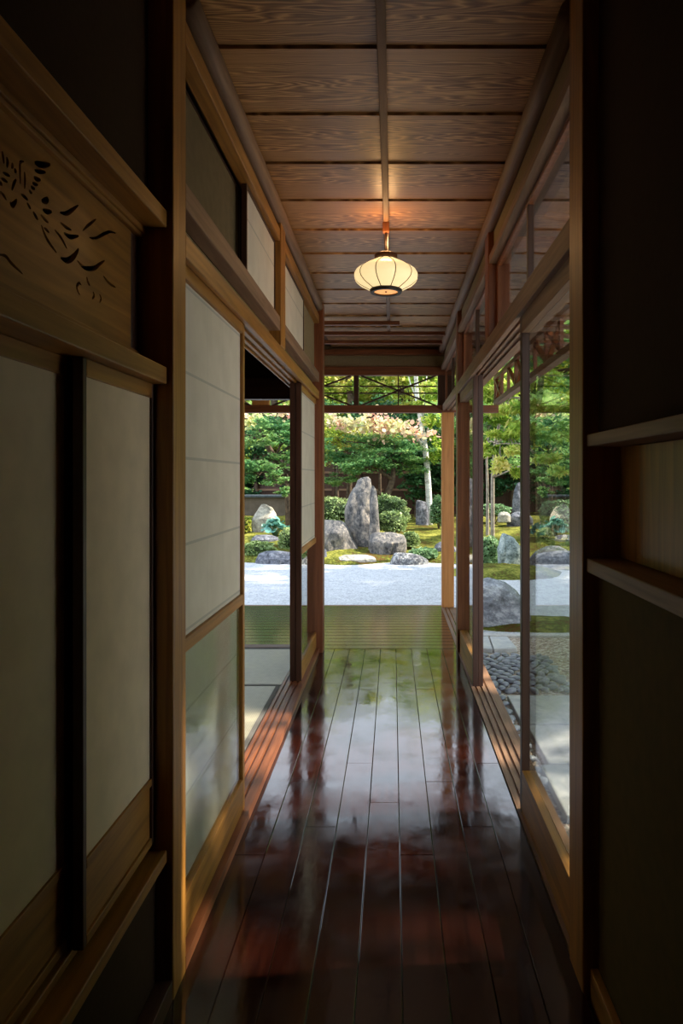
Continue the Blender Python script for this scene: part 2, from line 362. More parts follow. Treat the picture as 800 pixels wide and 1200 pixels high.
# ceiling boards across, lapped
f = MB(); seam = 2.03-.374*10
while seam < 6.6:
    a, b = seam+.004, seam+.374-.003
    n = len(f.v); z0, z1 = 2.548, 2.556; x0 = -.60; x1 = .60
    f.v += [(x0,a,z0),(x1,a,z0),(x1,b,z1),(x0,b,z1),(x0,a,z0+.012),(x1,a,z0+.012),(x1,b,z1+.012),(x0,b,z1+.012)]
    f.f += [tuple(n+i for i in q) for q in ((0,1,2,3),(4,7,6,5),(0,4,5,1),(1,5,6,2),(2,6,7,3),(3,7,4,0))]
    seam += .374
ce = struct(f.build('ceiling', CEILM), 'cedar board ceiling with dark seams above the corridor', 'ceiling')
MB().box(-.75, .75, -2.2, 6.85, 2.572, 2.60).build('backing', DARK['X'], ce)
b = MB().box(-.046, -.019, -2.2, 5.84, 2.522, 2.549).build('trim_1', PALE['Y'], bevel=.003)
struct(b, 'long square batten down the middle of the ceiling', 'ceiling batten')
for i, (Y, x0, x1) in enumerate(((5.46, -3.3, .055), (5.85, -3.3, .56), (6.22, -3.3, .56))):
    o = MB().box(x0, x1, Y-.022, Y+.022, 2.49, 2.5215).build('trim_%d' % (2+i), RED['X'], bevel=.003)
    struct(o, ['short dark red cross batten at the ceiling, ending at the middle', 'dark red cross batten at the far ceiling, middle one of three',
               'dark red cross batten nearest the transom, under the far ceiling'][i], 'ceiling batten')
# ceiling over the veranda to the left of the corridor
o = MB().box(-3.4, -.75, 5.12, 6.85, 2.522, 2.56).build('ceiling.001', CEILM); struct(o, 'board ceiling over the left stretch of the veranda', 'ceiling')

# round cove poles
def pole(name, x, y0, y1, z, r, m, lab):
    o = MB().tube([(x, y0+(y1-y0)*i/12, z+.0015*math.sin(i*1.7)) for i in range(13)], r, 20).build(name, m, smooth=True)
    return struct(o, lab, 'cove pole')
pole('trim_5', -.539, 1.765, 4.955, 2.513, .034, PALE['Y'], 'peeled round log along the left edge of the ceiling')
pole('trim_6', .478, 1.815, 6.70, 2.513, .033, PALE['Y'], 'peeled round log along the right edge of the ceiling')

# ---- posts
def post(name, x0, x1, y0, y1, z0, z1, m, lab):
    return struct(MB().box(x0, x1, y0, y1, z0, z1).build(name, m, bevel=.004), lab, 'post')
post('trim_7', -.650, -.533, 1.66, 1.762, -.03, 2.545, AMBER['Z'], 'square amber wooden post nearest the camera on the left')
post('trim_8', .468, .585, 1.685, 1.812, -.03, 2.545, AMBER['Z'], 'square brown wooden post nearest the camera on the right')
post('trim_9', -.624, -.507, 4.96, 5.072, -.03, 2.545, RED['Z'], 'dark red square post at the far end of the left shoji wall')
post('trim_10', .470, .585, 4.958, 5.075, -.03, 2.545, RED['Z'], 'dark narrow post at the far end of the right glass doors')
post('trim_11', .482, .60, 6.68, 6.79, -.03, 1.911, ORANGE['Z'], 'bright orange cedar post at the garden edge on the right')

# ---- sills with tracks
def sill(name, xa, xb, y0, y1, z0, z1, grooves, m, lab):
    s_ = MB(); prev = xa
    for g in sorted(grooves):
        s_.box(prev, g-.006, y0, y1, z0, z1); s_.box(g-.006, g+.006, y0, y1, z0, z1-.008); prev = g+.006
    s_.box(prev, xb, y0, y1, z0, z1)
    return struct(s_.build(name, m), lab, 'sill')
sill('trim_12', XR+.003, .620, 1.812, 4.958, -.05, .004, (.503, .5345, .566), PALE['Y'], 'grooved wooden door track along the right side of the floor')
sill('trim_13', XR+.006, .620, 5.076, 6.68, -.05, .004, (.51, .545), PALE['Y'], 'short grooved door track beside the veranda, right')
sill('trim_14', -.665, XL, 1.762, 4.96, -.05, .035, (-.573, -.609, -.642), RED['Y'], 'raised grooved door track along the left side of the floor')

# ---- right wall over the doors: head track, rail, transom windows, plaster
def long_beam(name, x0, x1, y0, y1, z0, z1, m, lab, cat='beam'):
    return struct(MB().box(x0, x1, y0, y1, z0, z1).build(name, m, bevel=.003), lab, cat)
def headtrack(name, x0, x1, y0, y1, z0, z1, grooves, m, lab):
    s_ = MB(); prev = x0
    for g in sorted(grooves):
        s_.box(prev, g-.010, y0, y1, z0, z1); s_.box(g-.010, g+.010, y0, y1, z0+.012, z1); prev = g+.010
    s_.box(prev, x1, y0, y1, z0, z1)
    return struct(s_.build(name, m), lab, 'beam')
long_beam('trim_15', .469, .491, 1.812, 4.958, 1.882, 1.962, PALE['Y'], 'long horizontal rail above the right glass doors')
headtrack('trim_16', .4915, .620, 1.812, 4.958, 1.894, 1.955, (.503, .5345, .566), PALE['Y'], 'grooved head track above the right glass doors')
headtrack('trim_17', .488, .620, 5.076, 6.68, 1.93, 1.985, (.52, .56), PALE['Y'], 'head track over the open bay at the veranda, right')
for nm, (a, b) in (('trim_18', (1.812, 3.365)), ('trim_19', (3.482, 4.958)), ('trim_20', (5.076, 6.68))):
    long_beam(nm, .474, .540, a, b, 2.325, 2.365, PALE['Y'], {'trim_18': 'nearest upper rail over the right transom windows', 'trim_19': 'second upper rail over the right transom windows', 'trim_20': 'farthest upper rail on the right, by the veranda'}[nm])
post('trim_21', .470, .585, 3.366, 3.481, 1.9625, 2.545, RED['Z'], 'short strut between two transom windows on the right')
def wallpl(name, x0, x1, y0, y1, z0, z1, m, lab): return struct(MB().box(x0, x1, y0, y1, z0, z1).build(name, m), lab, 'wall')
wallpl('wall_right', .499, .55, 1.812, 6.68, 2.365, 2.548, PLASTER, 'narrow brown plaster band under the ceiling on the right')

def transom_window(name, y0, y1, z0, z1, mull, lab):
    t = empty(name, (.53, y0, z0)); struct(t, lab, 'window')
    fr = MB(); x0, x1 = .512, .536
    fr.box(x0, x1, y0, y1, z0, z0+.018); fr.box(x0, x1, y0, y1, z1-.018, z1)
    fr.box(x0, x1, y0, y0+.03, z0+.018, z1-.018); fr.box(x0, x1, y1-.03, y1, z0+.018, z1-.018)
    fr.build('window_frame', RED['Z'], t, bevel=.002)
    for q in mull: MB().box(x0, x1, q-.014, q+.014, z0+.018, z1-.018).build('mullion', DARK['Z'], t, bevel=.002)
    MB().box(.523, .526, y0+.03, y1-.03, z0+.018, z1-.018).build('glass_pane', GLASS, t)
transom_window('window_1', 1.813, 3.364, 1.9655, 2.3245, (2.60,), 'transom window nearest the camera above the right glass doors')
transom_window('window_2', 3.483, 4.957, 1.9655, 2.3245, (4.22,), 'second transom window above the far right glass doors')
transom_window('window_3', 5.078, 6.678, 1.986, 2.3245, (5.9,), 'farthest transom window on the right, beside the veranda')

# ---- sliding glass doors (right)
def glass_door(name, x, y0, y1, ztop, lab):
    t = empty(name, (x, y0, .0)); struct(t, lab, 'sliding door')
    a, b = x-.0155, x+.0155
    MB().box(a, b, y1-.036, y1, -.003, ztop).build('stile', SHADED_STILE['Z'], t, bevel=.002)
    MB().box(a, b, y0, y0+.036, -.003, ztop).build('stile', DARK['Z'], t, bevel=.002)  # dark wood here paints in the shade on the near stile edge
    MB().box(a, b, y0+.036, y1-.036, -.003, .165).build('bottom_rail', AMBER['Y'], t, bevel=.002)
    MB().box(a, b, y0+.036, y1-.036, ztop-.085, ztop).build('top_rail', PALE['Y'], t, bevel=.002)
    MB().box(x+.011, x+.014, y0+.036, y1-.036, .165, ztop-.085).build('glass_pane', GLASS, t)
    return t
glass_door('door_1', .503, 1.72, 2.615, 1.903, 'near glass sliding door beside the right foreground post')
glass_door('door_2', .503, 4.147, 5.045, 1.903, 'far right glass sliding door, the inner of the stacked pair')
glass_door('door_3', .5345, 4.147, 5.045, 1.903, 'far right glass sliding door, the outer of the stacked pair')

# ---- left wall over the shoji
long_beam('trim_22', -.553, -.5335, 1.762, 4.96, 1.840, 1.900, AMBER['Y'], 'long horizontal rail directly above the left shoji doors')
headtrack('trim_23', -.660, -.5535, 1.762, 4.96, 1.848, 1.90, (-.573, -.609, -.642), AMBER['Y'], 'grooved head track above the left shoji doors')
long_beam('trim_24', -.585, -.5335, 1.762, 3.235, 1.967, 2.034, PALE['Y'], 'lower rail under the near upper panels on the left wall')
long_beam('trim_25', -.585, -.5335, 3.37, 4.96, 1.967, 2.034, PALE['Y'], 'lower rail under the far upper panels on the left wall')
long_beam('trim_26', -.585, -.534, 1.762, 3.235, 2.392, 2.452, AMBER['Y'], 'upper rail over the near upper panels on the left wall')
long_beam('trim_27', -.585, -.534, 3.37, 4.96, 2.392, 2.452, AMBER['Y'], 'upper rail over the far upper panels on the left wall')
post('trim_28', -.61, -.529, 3.236, 3.369, 1.9005, 2.545, AMBER['Z'], 'short strut between the upper panels on the left wall')
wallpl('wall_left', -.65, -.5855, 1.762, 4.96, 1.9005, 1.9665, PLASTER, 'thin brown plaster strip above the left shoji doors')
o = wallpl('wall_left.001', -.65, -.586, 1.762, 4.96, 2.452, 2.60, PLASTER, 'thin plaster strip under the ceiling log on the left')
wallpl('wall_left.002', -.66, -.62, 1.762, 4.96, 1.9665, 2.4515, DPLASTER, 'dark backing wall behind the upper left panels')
def slide_panel(name, x, y0, y1, z0, z1, mat, lab, fw=.014):
    t = empty(name, (x, y0, z0)); struct(t, lab, 'transom panel')
    fr = MB().box(x-.010, x+.010, y0, y1, z0, z0+fw).box(x-.010, x+.010, y0, y1, z1-fw, z1).box(x-.010, x+.010, y0, y0+fw, z0+fw, z1-fw).box(x-.010, x+.010, y1-fw, y1, z0+fw, z1-fw)
    fr.build('panel_frame', DARK['Z'], t)
    MB().box(x+.001, x+.006, y0+fw, y1-fw, z0+fw, z1-fw).build('paper', mat, t)
BACKPAPER = plain('brown_board_paper', (.15, .11, .06), .85, .15, nscale=25, var=.1)
slide_panel('window_4', -.606, 1.765, 2.66, 2.0345, 2.3915, BACKPAPER, 'dark brown upper sliding panel beside the near left post', .006)
slide_panel('window_5', -.566, 2.60, 3.234, 2.0345, 2.3915, PAPER, 'larger white paper upper panel left of the short strut')
slide_panel('window_6', -.566, 3.371, 4.28, 2.0345, 2.3915, PAPER, 'smaller white paper upper panel beyond the short strut')
wallpl('wall_left.003', -.60, -.570, 4.281, 4.959, 2.0345, 2.3915, PLASTER, 'beige plaster panel beside the far left post')

# ---- shoji doors (left)
def shoji(name, x, y0, y1, lab, th=.0172, sm=None):
    t = empty(name, (x, y0, .03)); struct(t, lab, 'shoji door')
    a, b = x-th, x+th; zt = 1.854; z0 = .028
    for p, q in ((y0, y0+.030), (y1-.030, y1)): MB().box(a, b, p, q, z0, zt).build('stile', sm or AMBER['Z'], t, bevel=.002)
    c, d = y0+.030, y1-.030
    MB().box(a, b, c, d, z0, .150).build('bottom_rail', AMBER['Y'], t, bevel=.002)
    MB().box(a, b, c, d, .800, .838).build('middle_rail', AMBER['Y'], t, bevel=.002)
    MB().box(a, b, c, d, 1.806, zt).build('top_rail', AMBER['Y'], t, bevel=.002)
    MB().box(x+.004, x+.006, c, d, .838, 1.806).build('paper', PAPER, t)
    k = MB()
    for i in range(1, 5): k.box(x-.010, x+.002, c, d, .838+.1936*i-.003, .838+.1936*i+.003)
    for i in range(1, 4):
        yy = c+(d-c)*i/4; k.box(x-.010, x+.002, yy-.003, yy+.003, .838, 1.806)
    k.build('lattice', AMBER['Z'], t)
    MB().box(x+.006, x+.009, c, d, .150, .800).build('glass_pane', GLASS, t)
    return t
s1 = shoji('door_4', -.573, 1.70, 2.565, 'near white paper shoji door with low glass pane, left')
s2 = shoji('door_5', -.573, 4.150, 5.03, 'far white paper shoji door against the far left post', sm=DARK['Z'])  # dark stiles on this stacked pair paint in shade on camera-facing edges
s3 = shoji('door_6', -.609, 4.155, 5.04, 'shoji door stacked behind the far left shoji, edges darkened for shade', sm=DARK['Z'])
# the lower screens of the snow-viewing shoji are pulled down behind the near pane
MB().box(-.581, -.579, 1.73, 2.535, .150, .800).build('lower_screen', PAPER, s1)

# ---- left tatami room
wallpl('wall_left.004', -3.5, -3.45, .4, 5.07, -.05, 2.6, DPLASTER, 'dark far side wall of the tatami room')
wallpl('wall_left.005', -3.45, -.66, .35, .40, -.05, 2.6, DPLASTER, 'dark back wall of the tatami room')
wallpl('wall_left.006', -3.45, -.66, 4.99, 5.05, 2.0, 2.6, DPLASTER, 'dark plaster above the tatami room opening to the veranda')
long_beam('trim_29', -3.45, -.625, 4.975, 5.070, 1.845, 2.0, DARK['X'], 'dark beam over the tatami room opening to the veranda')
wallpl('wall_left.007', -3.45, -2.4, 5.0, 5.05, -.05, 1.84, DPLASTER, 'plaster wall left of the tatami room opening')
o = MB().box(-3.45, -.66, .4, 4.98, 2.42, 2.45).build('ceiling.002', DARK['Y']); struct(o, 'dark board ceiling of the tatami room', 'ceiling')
o = MB().box(-3.45, -.66, .4, 4.98, -.06, -.03).build('floor.001', DARK['Y']); struct(o, 'sub-floor beneath the tatami mats', 'floor')
sill('trim_30', -3.45, -.667, 4.985, 5.078, -.05, .032, (), PALE['X'], 'pale sill between the tatami room and the veranda')
def tatami(x0, x1, y0, y1, alongY, lab):
    t = empty('tatami_mat', ((x0+x1)/2, (y0+y1)/2, -.03)); tag(t, lab, 'tatami mat', 'tatami mats in the left room')
    g = .002; hb = .03
    if alongY:
        MB().box(x0+hb, x1-hb, y0+g, y1-g, -.03, .028).build('rush_cover', TATAMI, t)
        for a, b in ((x0+g, x0+hb), (x1-hb, x1-g)): MB().box(a, b, y0+g, y1-g, -.03, .029).build('cloth_border', HERI, t)
    else:
        MB().box(x0+g, x1-g, y0+hb, y1-hb, -.03, .028).build('rush_cover', TATAMI, t)
        for a, b in ((y0+g, y0+hb), (y1-hb, y1-g)): MB().box(x0+g, x1-g, a, b, -.03, .029).build('cloth_border', HERI, t)
tatami(-2.50, -.668, 4.08, 4.98, False, 'pale tatami mat nearest the veranda, seen behind the shoji opening')
tatami(-1.57, -.668, 2.25, 4.075, True, 'tatami mat with sun dapples just inside the left opening')
tatami(-2.50, -1.575, 2.25, 4.075, True, 'tatami mat deeper in the left room')

# ---- near section of the corridor, left: raised alcove with small sliding panels and carved transom
NX = -.63
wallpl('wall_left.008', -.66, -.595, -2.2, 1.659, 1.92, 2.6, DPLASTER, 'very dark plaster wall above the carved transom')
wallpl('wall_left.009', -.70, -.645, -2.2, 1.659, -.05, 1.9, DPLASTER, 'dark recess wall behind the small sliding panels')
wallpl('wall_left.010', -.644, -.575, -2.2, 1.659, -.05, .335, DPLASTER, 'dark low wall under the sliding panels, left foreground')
long_beam('trim_31', -.644, -.548, -2.2, 1.659, 1.877, 1.919, AMBER['Y'], 'rail above the carved transom, left foreground')
o = MB().box(-.644, -.600, -2.2, 1.659, 1.862, 1.8765).box(-.644, -.606, -2.2, 1.659, 1.852, 1.862).build('trim_32', AMBER['Y'], bevel=.002); struct(o, 'moulding along the top of the carved transom', 'moulding')
o = MB().box(-.644, -.604, -2.2, 1.659, 1.5395, 1.555).box(-.644, -.610, -2.2, 1.659, 1.555, 1.567).box(-.644, -.614, -2.2, 1.659, 1.567, 1.577).build('trim_33', AMBER['Y'], bevel=.002); struct(o, 'stepped moulding along the bottom of the carved transom', 'moulding')
long_beam('trim_34', -.644, -.548, -2.2, 1.659, 1.497, 1.539, AMBER['Y'], 'beam between the carved transom and the sliding panels')
long_beam('trim_35', -.644, -.548, -2.2, 1.659, .336, .366, AMBER['Y'], 'low shelf edge under the sliding panels, left foreground')
long_beam('trim_36', -.644, -.600, -2.2, 1.659, .3665, .385, AMBER['Y'], 'track on the low shelf under the sliding panels')
o = MB().box(-.574, -.535, -2.2, 1.659, -.03, .05).build('baseboard_left', DARK['Y'], bevel=.002); struct(o, 'dark baseboard along the left foreground wall', 'baseboard')
post('trim_37', -.644, -.617, 1.61, 1.658, 1.5775, 1.8515, DARK['Z'], 'dark end stile of the carved transom')

def fusuma(name, x, y0, y1, lab):
    t = empty(name, (x, y0, .386)); struct(t, lab, 'sliding panel')
    a, b = x-.010, x+.010; z0, z1 = .386, 1.4965
    for p, q in ((y0, y0+.016), (y1-.016, y1)): MB().box(a, b, p, q, z0, z1).build('stile', DARK['Z'], t, bevel=.002)
    c, d = y0+.016, y1-.016
    MB().box(a, b, c, d, 1.462, z1).build('top_rail', AMBER['Y'], t, bevel=.002)
    MB().box(a, b, c, d, .53, .548).build('middle_rail', AMBER['Y'], t, bevel=.002)
    MB().box(a+.002, b-.006, c, d, .405, .53).build('base_board', AMBER['Y'], t)
    MB().box(a, b, c, d, z0, .405).build('bottom_rail', AMBER['Y'], t, bevel=.002)
    MB().box(x-.004, x+.004, c, d, .548, 1.462).build('paper', FUSUMA, t)
fusuma('door_7', -.588, 1.275, 1.657, 'narrow paper sliding panel next to the near left post')
fusuma('door_8', -.622, .45, 1.30, 'grey paper sliding panel at the left edge, set behind')
fusuma('door_9', -.588, -.45, .47, 'paper sliding panel left of the camera')

# carved transom: a board pierced with a phoenix-like spray of strokes
def P(cx, cy):
    x, y = cx/4.444, 150+cy/4.444; Y = .617*800/(460-x)
    return (Y, H+(560-y)*Y/800)
def stroke(pts, wd):
    pts = [P(*p) for p in pts]; n = 4*(len(pts)-1)+1; q = []
    for i in range(n):                                     # smooth polyline
        t = i/4; k = min(int(t), len(pts)-2); u = t-k
        p0 = pts[max(k-1, 0)]; p1 = pts[k]; p2 = pts[k+1]; p3 = pts[min(k+2, len(pts)-1)]
        q.append([.5*((2*b)+(-a+c)*u+(2*a-5*b+4*c-d)*u*u+(-a+3*b-3*c+d)*u**3) for a, b, c, d in zip(p0, p1, p2, p3)])
    L_, R_ = [], []
    for i, c in enumerate(q):
        a = q[max(i-1, 0)]; b = q[min(i+1, n-1)]; dx, dy = b[0]-a[0], b[1]-a[1]; l = math.hypot(dx, dy) or 1
        ww = wd*.00035*(.25+math.sin(math.pi*(i+.5)/n))
        L_.append((c[0]-dy/l*ww, c[1]+dx/l*ww)); R_.append((c[0]+dy/l*ww, c[1]-dx/l*ww))
    return L_+R_[::-1]
STR = [([(12,120),(16,150),(20,185)],8),([(35,150),(40,175),(36,205)],9),([(62,180),(65,195),(60,210)],8),([(82,212),(80,222),(76,232)],9),
 ([(125,175),(105,180),(104,230),(106,292)],7),([(128,228),(130,270),(128,318)],7),([(15,232),(35,242),(52,250)],7),([(5,262),(22,270),(40,282)],7),
 ([(85,268),(72,290),(62,325)],8),([(0,285),(5,290),(6,302)],9),([(0,330),(18,350),(34,376)],7),([(52,385),(66,402),(88,372)],11),
 ([(180,182),(215,190),(262,190)],14),([(180,220),(205,226),(238,230)],10),([(176,258),(192,266),(212,270)],10),([(168,285),(182,292),(198,296)],8),([(160,305),(170,312),(182,318)],8),
 ([(150,325),(158,333),(168,340)],7),([(110,345),(128,358),(145,375)],8),([(216,380),(240,378),(252,365)],14),([(222,425),(245,435),(270,436)],12),
 ([(312,440),(345,445),(375,428),(408,402)],11),([(430,535),(455,510),(478,492),(500,474)],8),([(465,570),(500,573),(540,552),(575,540),(602,548)],9),
 ([(315,492),(345,518),(372,532)],8),([(332,545),(365,566),(410,562)],11),([(212,450),(232,475),(252,492)],8),([(140,390),(150,405),(160,422)],7),([(172,435),(185,458),(198,478)],9),
 ([(215,505),(245,580),(295,650)],9),([(285,530),(320,575),(348,628)],8),([(228,520),(242,530),(256,545)],7),([(315,675),(350,690),(385,668),(410,628)],15),
 ([(402,690),(440,728),(490,730),(515,712),(545,690)],12),([(452,775),(456,800),(468,820)],8),([(538,770),(565,805),(602,830)],8),([(424,820),(412,806),(400,825),(405,850),(416,868)],8),
 ([(484,852),(490,872),(480,890)],8),([(518,866),(526,888),(518,910)],7),([(0,660),(30,668),(60,705),(118,760)],8)]
cu = bpy.data.curves.new('carved_transom', 'CURVE'); cu.dimensions = '2D'; cu.fill_mode = 'BOTH'; cu.extrude = .005
def addspl(pts):
    sp = cu.splines.new('POLY'); sp.points.add(len(pts)-1); sp.use_cyclic_u = True
    for i, p in enumerate(pts): sp.points[i].co = (p[0], p[1], 0, 1)
addspl([(-2.1, 1.5775), (1.6095, 1.5775), (1.6095, 1.8515), (-2.1, 1.8515)])
for pts, wd in STR: addspl(stroke(pts, wd))
tmp = bpy.data.objects.new('tmp', cu); C.objects.link(tmp)
bpy.context.view_layer.update()
me = bpy.data.meshes.new_from_object(tmp.evaluated_get(bpy.context.evaluated_depsgraph_get()))
bpy.data.objects.remove(tmp)
me.transform(Matrix(((0, 0, 1, -.622), (1, 0, 0, 0), (0, 1, 0, 0), (0, 0, 0, 1))))
me.materials.clear(); me.materials.append(AMBER['Y'])
ct = bpy.data.objects.new('carved_transom', me); C.objects.link(ct)
tag(ct, 'wooden transom board pierced with a feathery bird-like spray, upper left foreground', 'carved panel')

# ---- near section, right: wall with shallow recess between two shelves
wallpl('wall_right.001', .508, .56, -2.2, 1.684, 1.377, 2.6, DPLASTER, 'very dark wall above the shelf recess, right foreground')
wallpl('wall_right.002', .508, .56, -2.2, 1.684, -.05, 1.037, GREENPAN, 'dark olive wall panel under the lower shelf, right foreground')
long_beam('shelf_board', .478, .62, -2.2, 1.684, 1.347, 1.3765, PALE['Y'], 'upper thin shelf rail, right foreground', 'shelf')
long_beam('shelf_board.001', .478, .62, -2.2, 1.684, 1.0375, 1.072, PALE['Y'], 'lower thin shelf rail, right foreground', 'shelf')
wallpl('wall_right.003', .575, .62, -2.2, 1.684, 1.0725, 1.3465, DARK['Y'], 'dark back of the shallow recess, right foreground')
def cup(name, y0, y1, x, lab):
    t = empty(name, (x, y0, 1.073)); struct(t, lab, 'sliding panel')
    MB().box(x-.006, x+.006, y0, y1, 1.0735, 1.3455).build('panel_board', AMBER['Z'], t, bevel=.002)
    MB().box(x-.009, x-.0065, y0, y0+.03, 1.0735, 1.3455).build('edge_strip', AMBER['Z'], t)
cup('door_10', .95, 1.683, .567, 'wooden cupboard door in the recess by the right post')
cup('door_11', .2, .945, .552, 'wooden cupboard door in the recess at the right edge')
o = MB().box(.487, .507, -2.2, 1.684, -.03, .06).build('baseboard_right', AMBER['Y'], bevel=.002); struct(o, 'brown baseboard along the right foreground wall', 'baseboard')
wallpl('wall_back', -.75, .75, -2.26, -2.2, -.05, 2.6, DPLASTER, 'dark end wall behind the camera')
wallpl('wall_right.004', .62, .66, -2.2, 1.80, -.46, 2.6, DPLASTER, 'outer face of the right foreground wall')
# walls behind the near posts
# ---- outer frame of the veranda with X-lattice transom
FY = 6.75
long_beam('trim_38', -3.4, .60, FY-.04, FY+.04, 2.28, 2.365, RED['X'], 'upper beam across the garden opening')
long_beam('trim_39', -3.4, 1.04, FY-.04, FY+.04, 1.912, 1.985, RED['X'], 'lower beam across the garden opening under the lattice')
wallpl('wall_front', -3.4, .60, FY-.02, FY+.05, 2.365, 2.571, PLASTER, 'brown plaster band above the garden opening')
long_beam('trim_40', -3.4, .56, FY-.12, FY-.04, 2.47, 2.5205, RED['X'], 'dark red ceiling beam at the head of the plaster band')
post('trim_41', .444, .60, FY-.03, FY+.03, 1.986, 2.279, DARK['Z'], 'dark block closing the lattice transom at the right')
post('trim_42', -1.385, -1.215, FY-.035, FY+.035, 1.986, 2.279, ORANGE['Z'], 'orange wooden block in the transom, seen in the left opening')
def lattice(name, A, B, z0, z1, lab, par='X', hor=(.645, .415), seg=1):
    """lattice transom between A and B"""
    t = empty(name, (A[0], A[1], z0)); tag(t, lab, 'lattice transom', 'lattice transoms of the veranda')
    A = Vector((A[0], A[1], 0)); B = Vector((B[0], B[1], 0)); d = B-A
    up = Vector((0, 1, 0)) if par == 'X' else Vector((1, 0, 0))
    h = z1-z0
    def pt(u, v): return A+d*u+Vector((0, 0, z0+h*v))
    MB().bar(pt(.5, 0), pt(.5, 1), .012, .018, up).build('upright', DARK['Z'], t)
    for v in hor: MB().bar(pt(0, v), pt(1, v), .012, .012, up).build('rail', DARK['Z'], t)
    MB().bar(pt(.02, 0), pt(.98, 1), .016, .016, up).build('diagonal_brace', DARK['X'], t)
    MB().bar(pt(.02, 1), pt(.98, 0), .016, .016, up).build('diagonal_brace', DARK['X'], t)
    return t
lattice('lattice_transom', (-.33, FY), (.44, FY), 1.985, 2.28, 'crossed lattice transom above the garden opening, right bay')
lattice('lattice_transom', (-1.205, FY), (-.395, FY), 1.985, 2.28, 'crossed lattice transom split by the far left post')
lattice('lattice_transom', (-2.2, FY), (-1.39, FY), 1.985, 2.28, 'crossed lattice transom at the left, beyond the tatami room')
post('trim_43', -.385, -.335, FY-.03, FY+.03, 1.986, 2.279, DARK['Z'], 'dark mullion between the two lattice bays')
# corner frame turning towards the camera outside the right wall
RX = 1.02
o = long_beam('trim_44', RX-.03, RX+.03, 2.2, 6.71, 1.985, 2.03, PALE['Y'], 'outer rail under the eave, seen through the right opening')
long_beam('trim_45', RX-.04, RX+.04, 2.2, 6.79, 2.40, 2.49, PALE['Y'], 'outer eave beam beyond the right glass doors')
long_beam('trim_46', RX-.02, RX+.02, 2.2, 6.79, 2.235, 2.27, RED['Y'], 'middle rail of the hanging outer lattice, right')
k = 0
for a in (6.74, 5.62, 4.50, 3.38):
    t = empty('eave_truss', (RX, a, 2.03)); tag(t, ['crossed braces under the eave at the outer garden corner', 'crossed braces under the eave, second from the garden corner',
        'crossed braces under the eave, third from the garden corner', 'crossed braces under the eave nearest the camera'][k], 'eave brace', 'hanging lattice under the right eave'); k += 1
    MB().box(RX-.019, RX+.019, a-.02, a+.02, 2.0305, 2.399).build('upright', RED['Z'], t)
    MB().box(RX-.012, RX+.012, a-.38, a-.35, 2.0305, 2.234).build('upright', RED['Z'], t)
    MB().box(RX-.012, RX+.012, a-.74, a-.71, 2.0305, 2.234).build('upright', RED['Z'], t)
    MB().bar((RX+.003, a-.03, 2.05), (RX+.003, a-.36, 2.225), .022, .03, (1, 0, 0)).build('diagonal_brace', RED['Y'], t)
    MB().bar((RX-.003, a-.03, 2.225), (RX-.003, a-.36, 2.05), .022, .03, (1, 0, 0)).build('diagonal_brace', RED['Y'], t)
    MB().bar((RX, a-.75, 2.225), (RX, a-1.08, 2.05), .022, .03, (1, 0, 0)).build('diagonal_brace', RED['Y'], t)
for a in (6.75, 5.02, 3.42):
    MB().box(.601, RX-.041, a-.03, a+.03, 2.41, 2.47).build('trim_%d' % (47+[6.75, 5.02, 3.42].index(a)), RED['X'], bevel=.003)
for i, nm in enumerate(('trim_47', 'trim_48', 'trim_49')):
    struct(bpy.data.objects[nm], ['tie beam to the outer frame at the garden corner', 'tie beam to the outer frame at the far right post', 'tie beam to the outer frame at the middle strut'][i], 'beam')
# eaves
e = empty('eave_roof', (1.0, 4, 2.6)); tag(e, 'sloping boarded eave with round rafters over the right side path', 'roof', kind='structure')
sl = -.16
MB().bar((1.05, 1.2, 2.66), (1.05, 8.1, 2.66), 1.15, .03, (sl, 0, 1)).build('roof_boards', PALE['Y'], e)
y = 1.35
while y < 6.9:
    MB().tube([(.50+.02, y, 2.64-.0), (1.60, y, 2.64+sl*1.08)], .022, 8).build('rafter', PALE['X'], e); y += .30
e2 = empty('eave_roof', (-1, 7.3, 2.6)); tag(e2, 'sloping boarded eave in front of the veranda', 'roof', kind='structure')
MB().bar((-3.6, 7.35, 2.64), (1.6, 7.35, 2.64), .95, .03, (0, sl, 1)).build('roof_boards', PALE['X'], e2)
wallpl('roof_slab', -3.6, .66, -2.3, 6.9, 2.62, 2.70, DARK['X'], 'flat roof deck above the corridor and rooms')
wallpl('wall_left.011', -3.6, -3.5, -2.3, 6.9, -.46, 2.6, DPLASTER, 'outer left wall of the house')

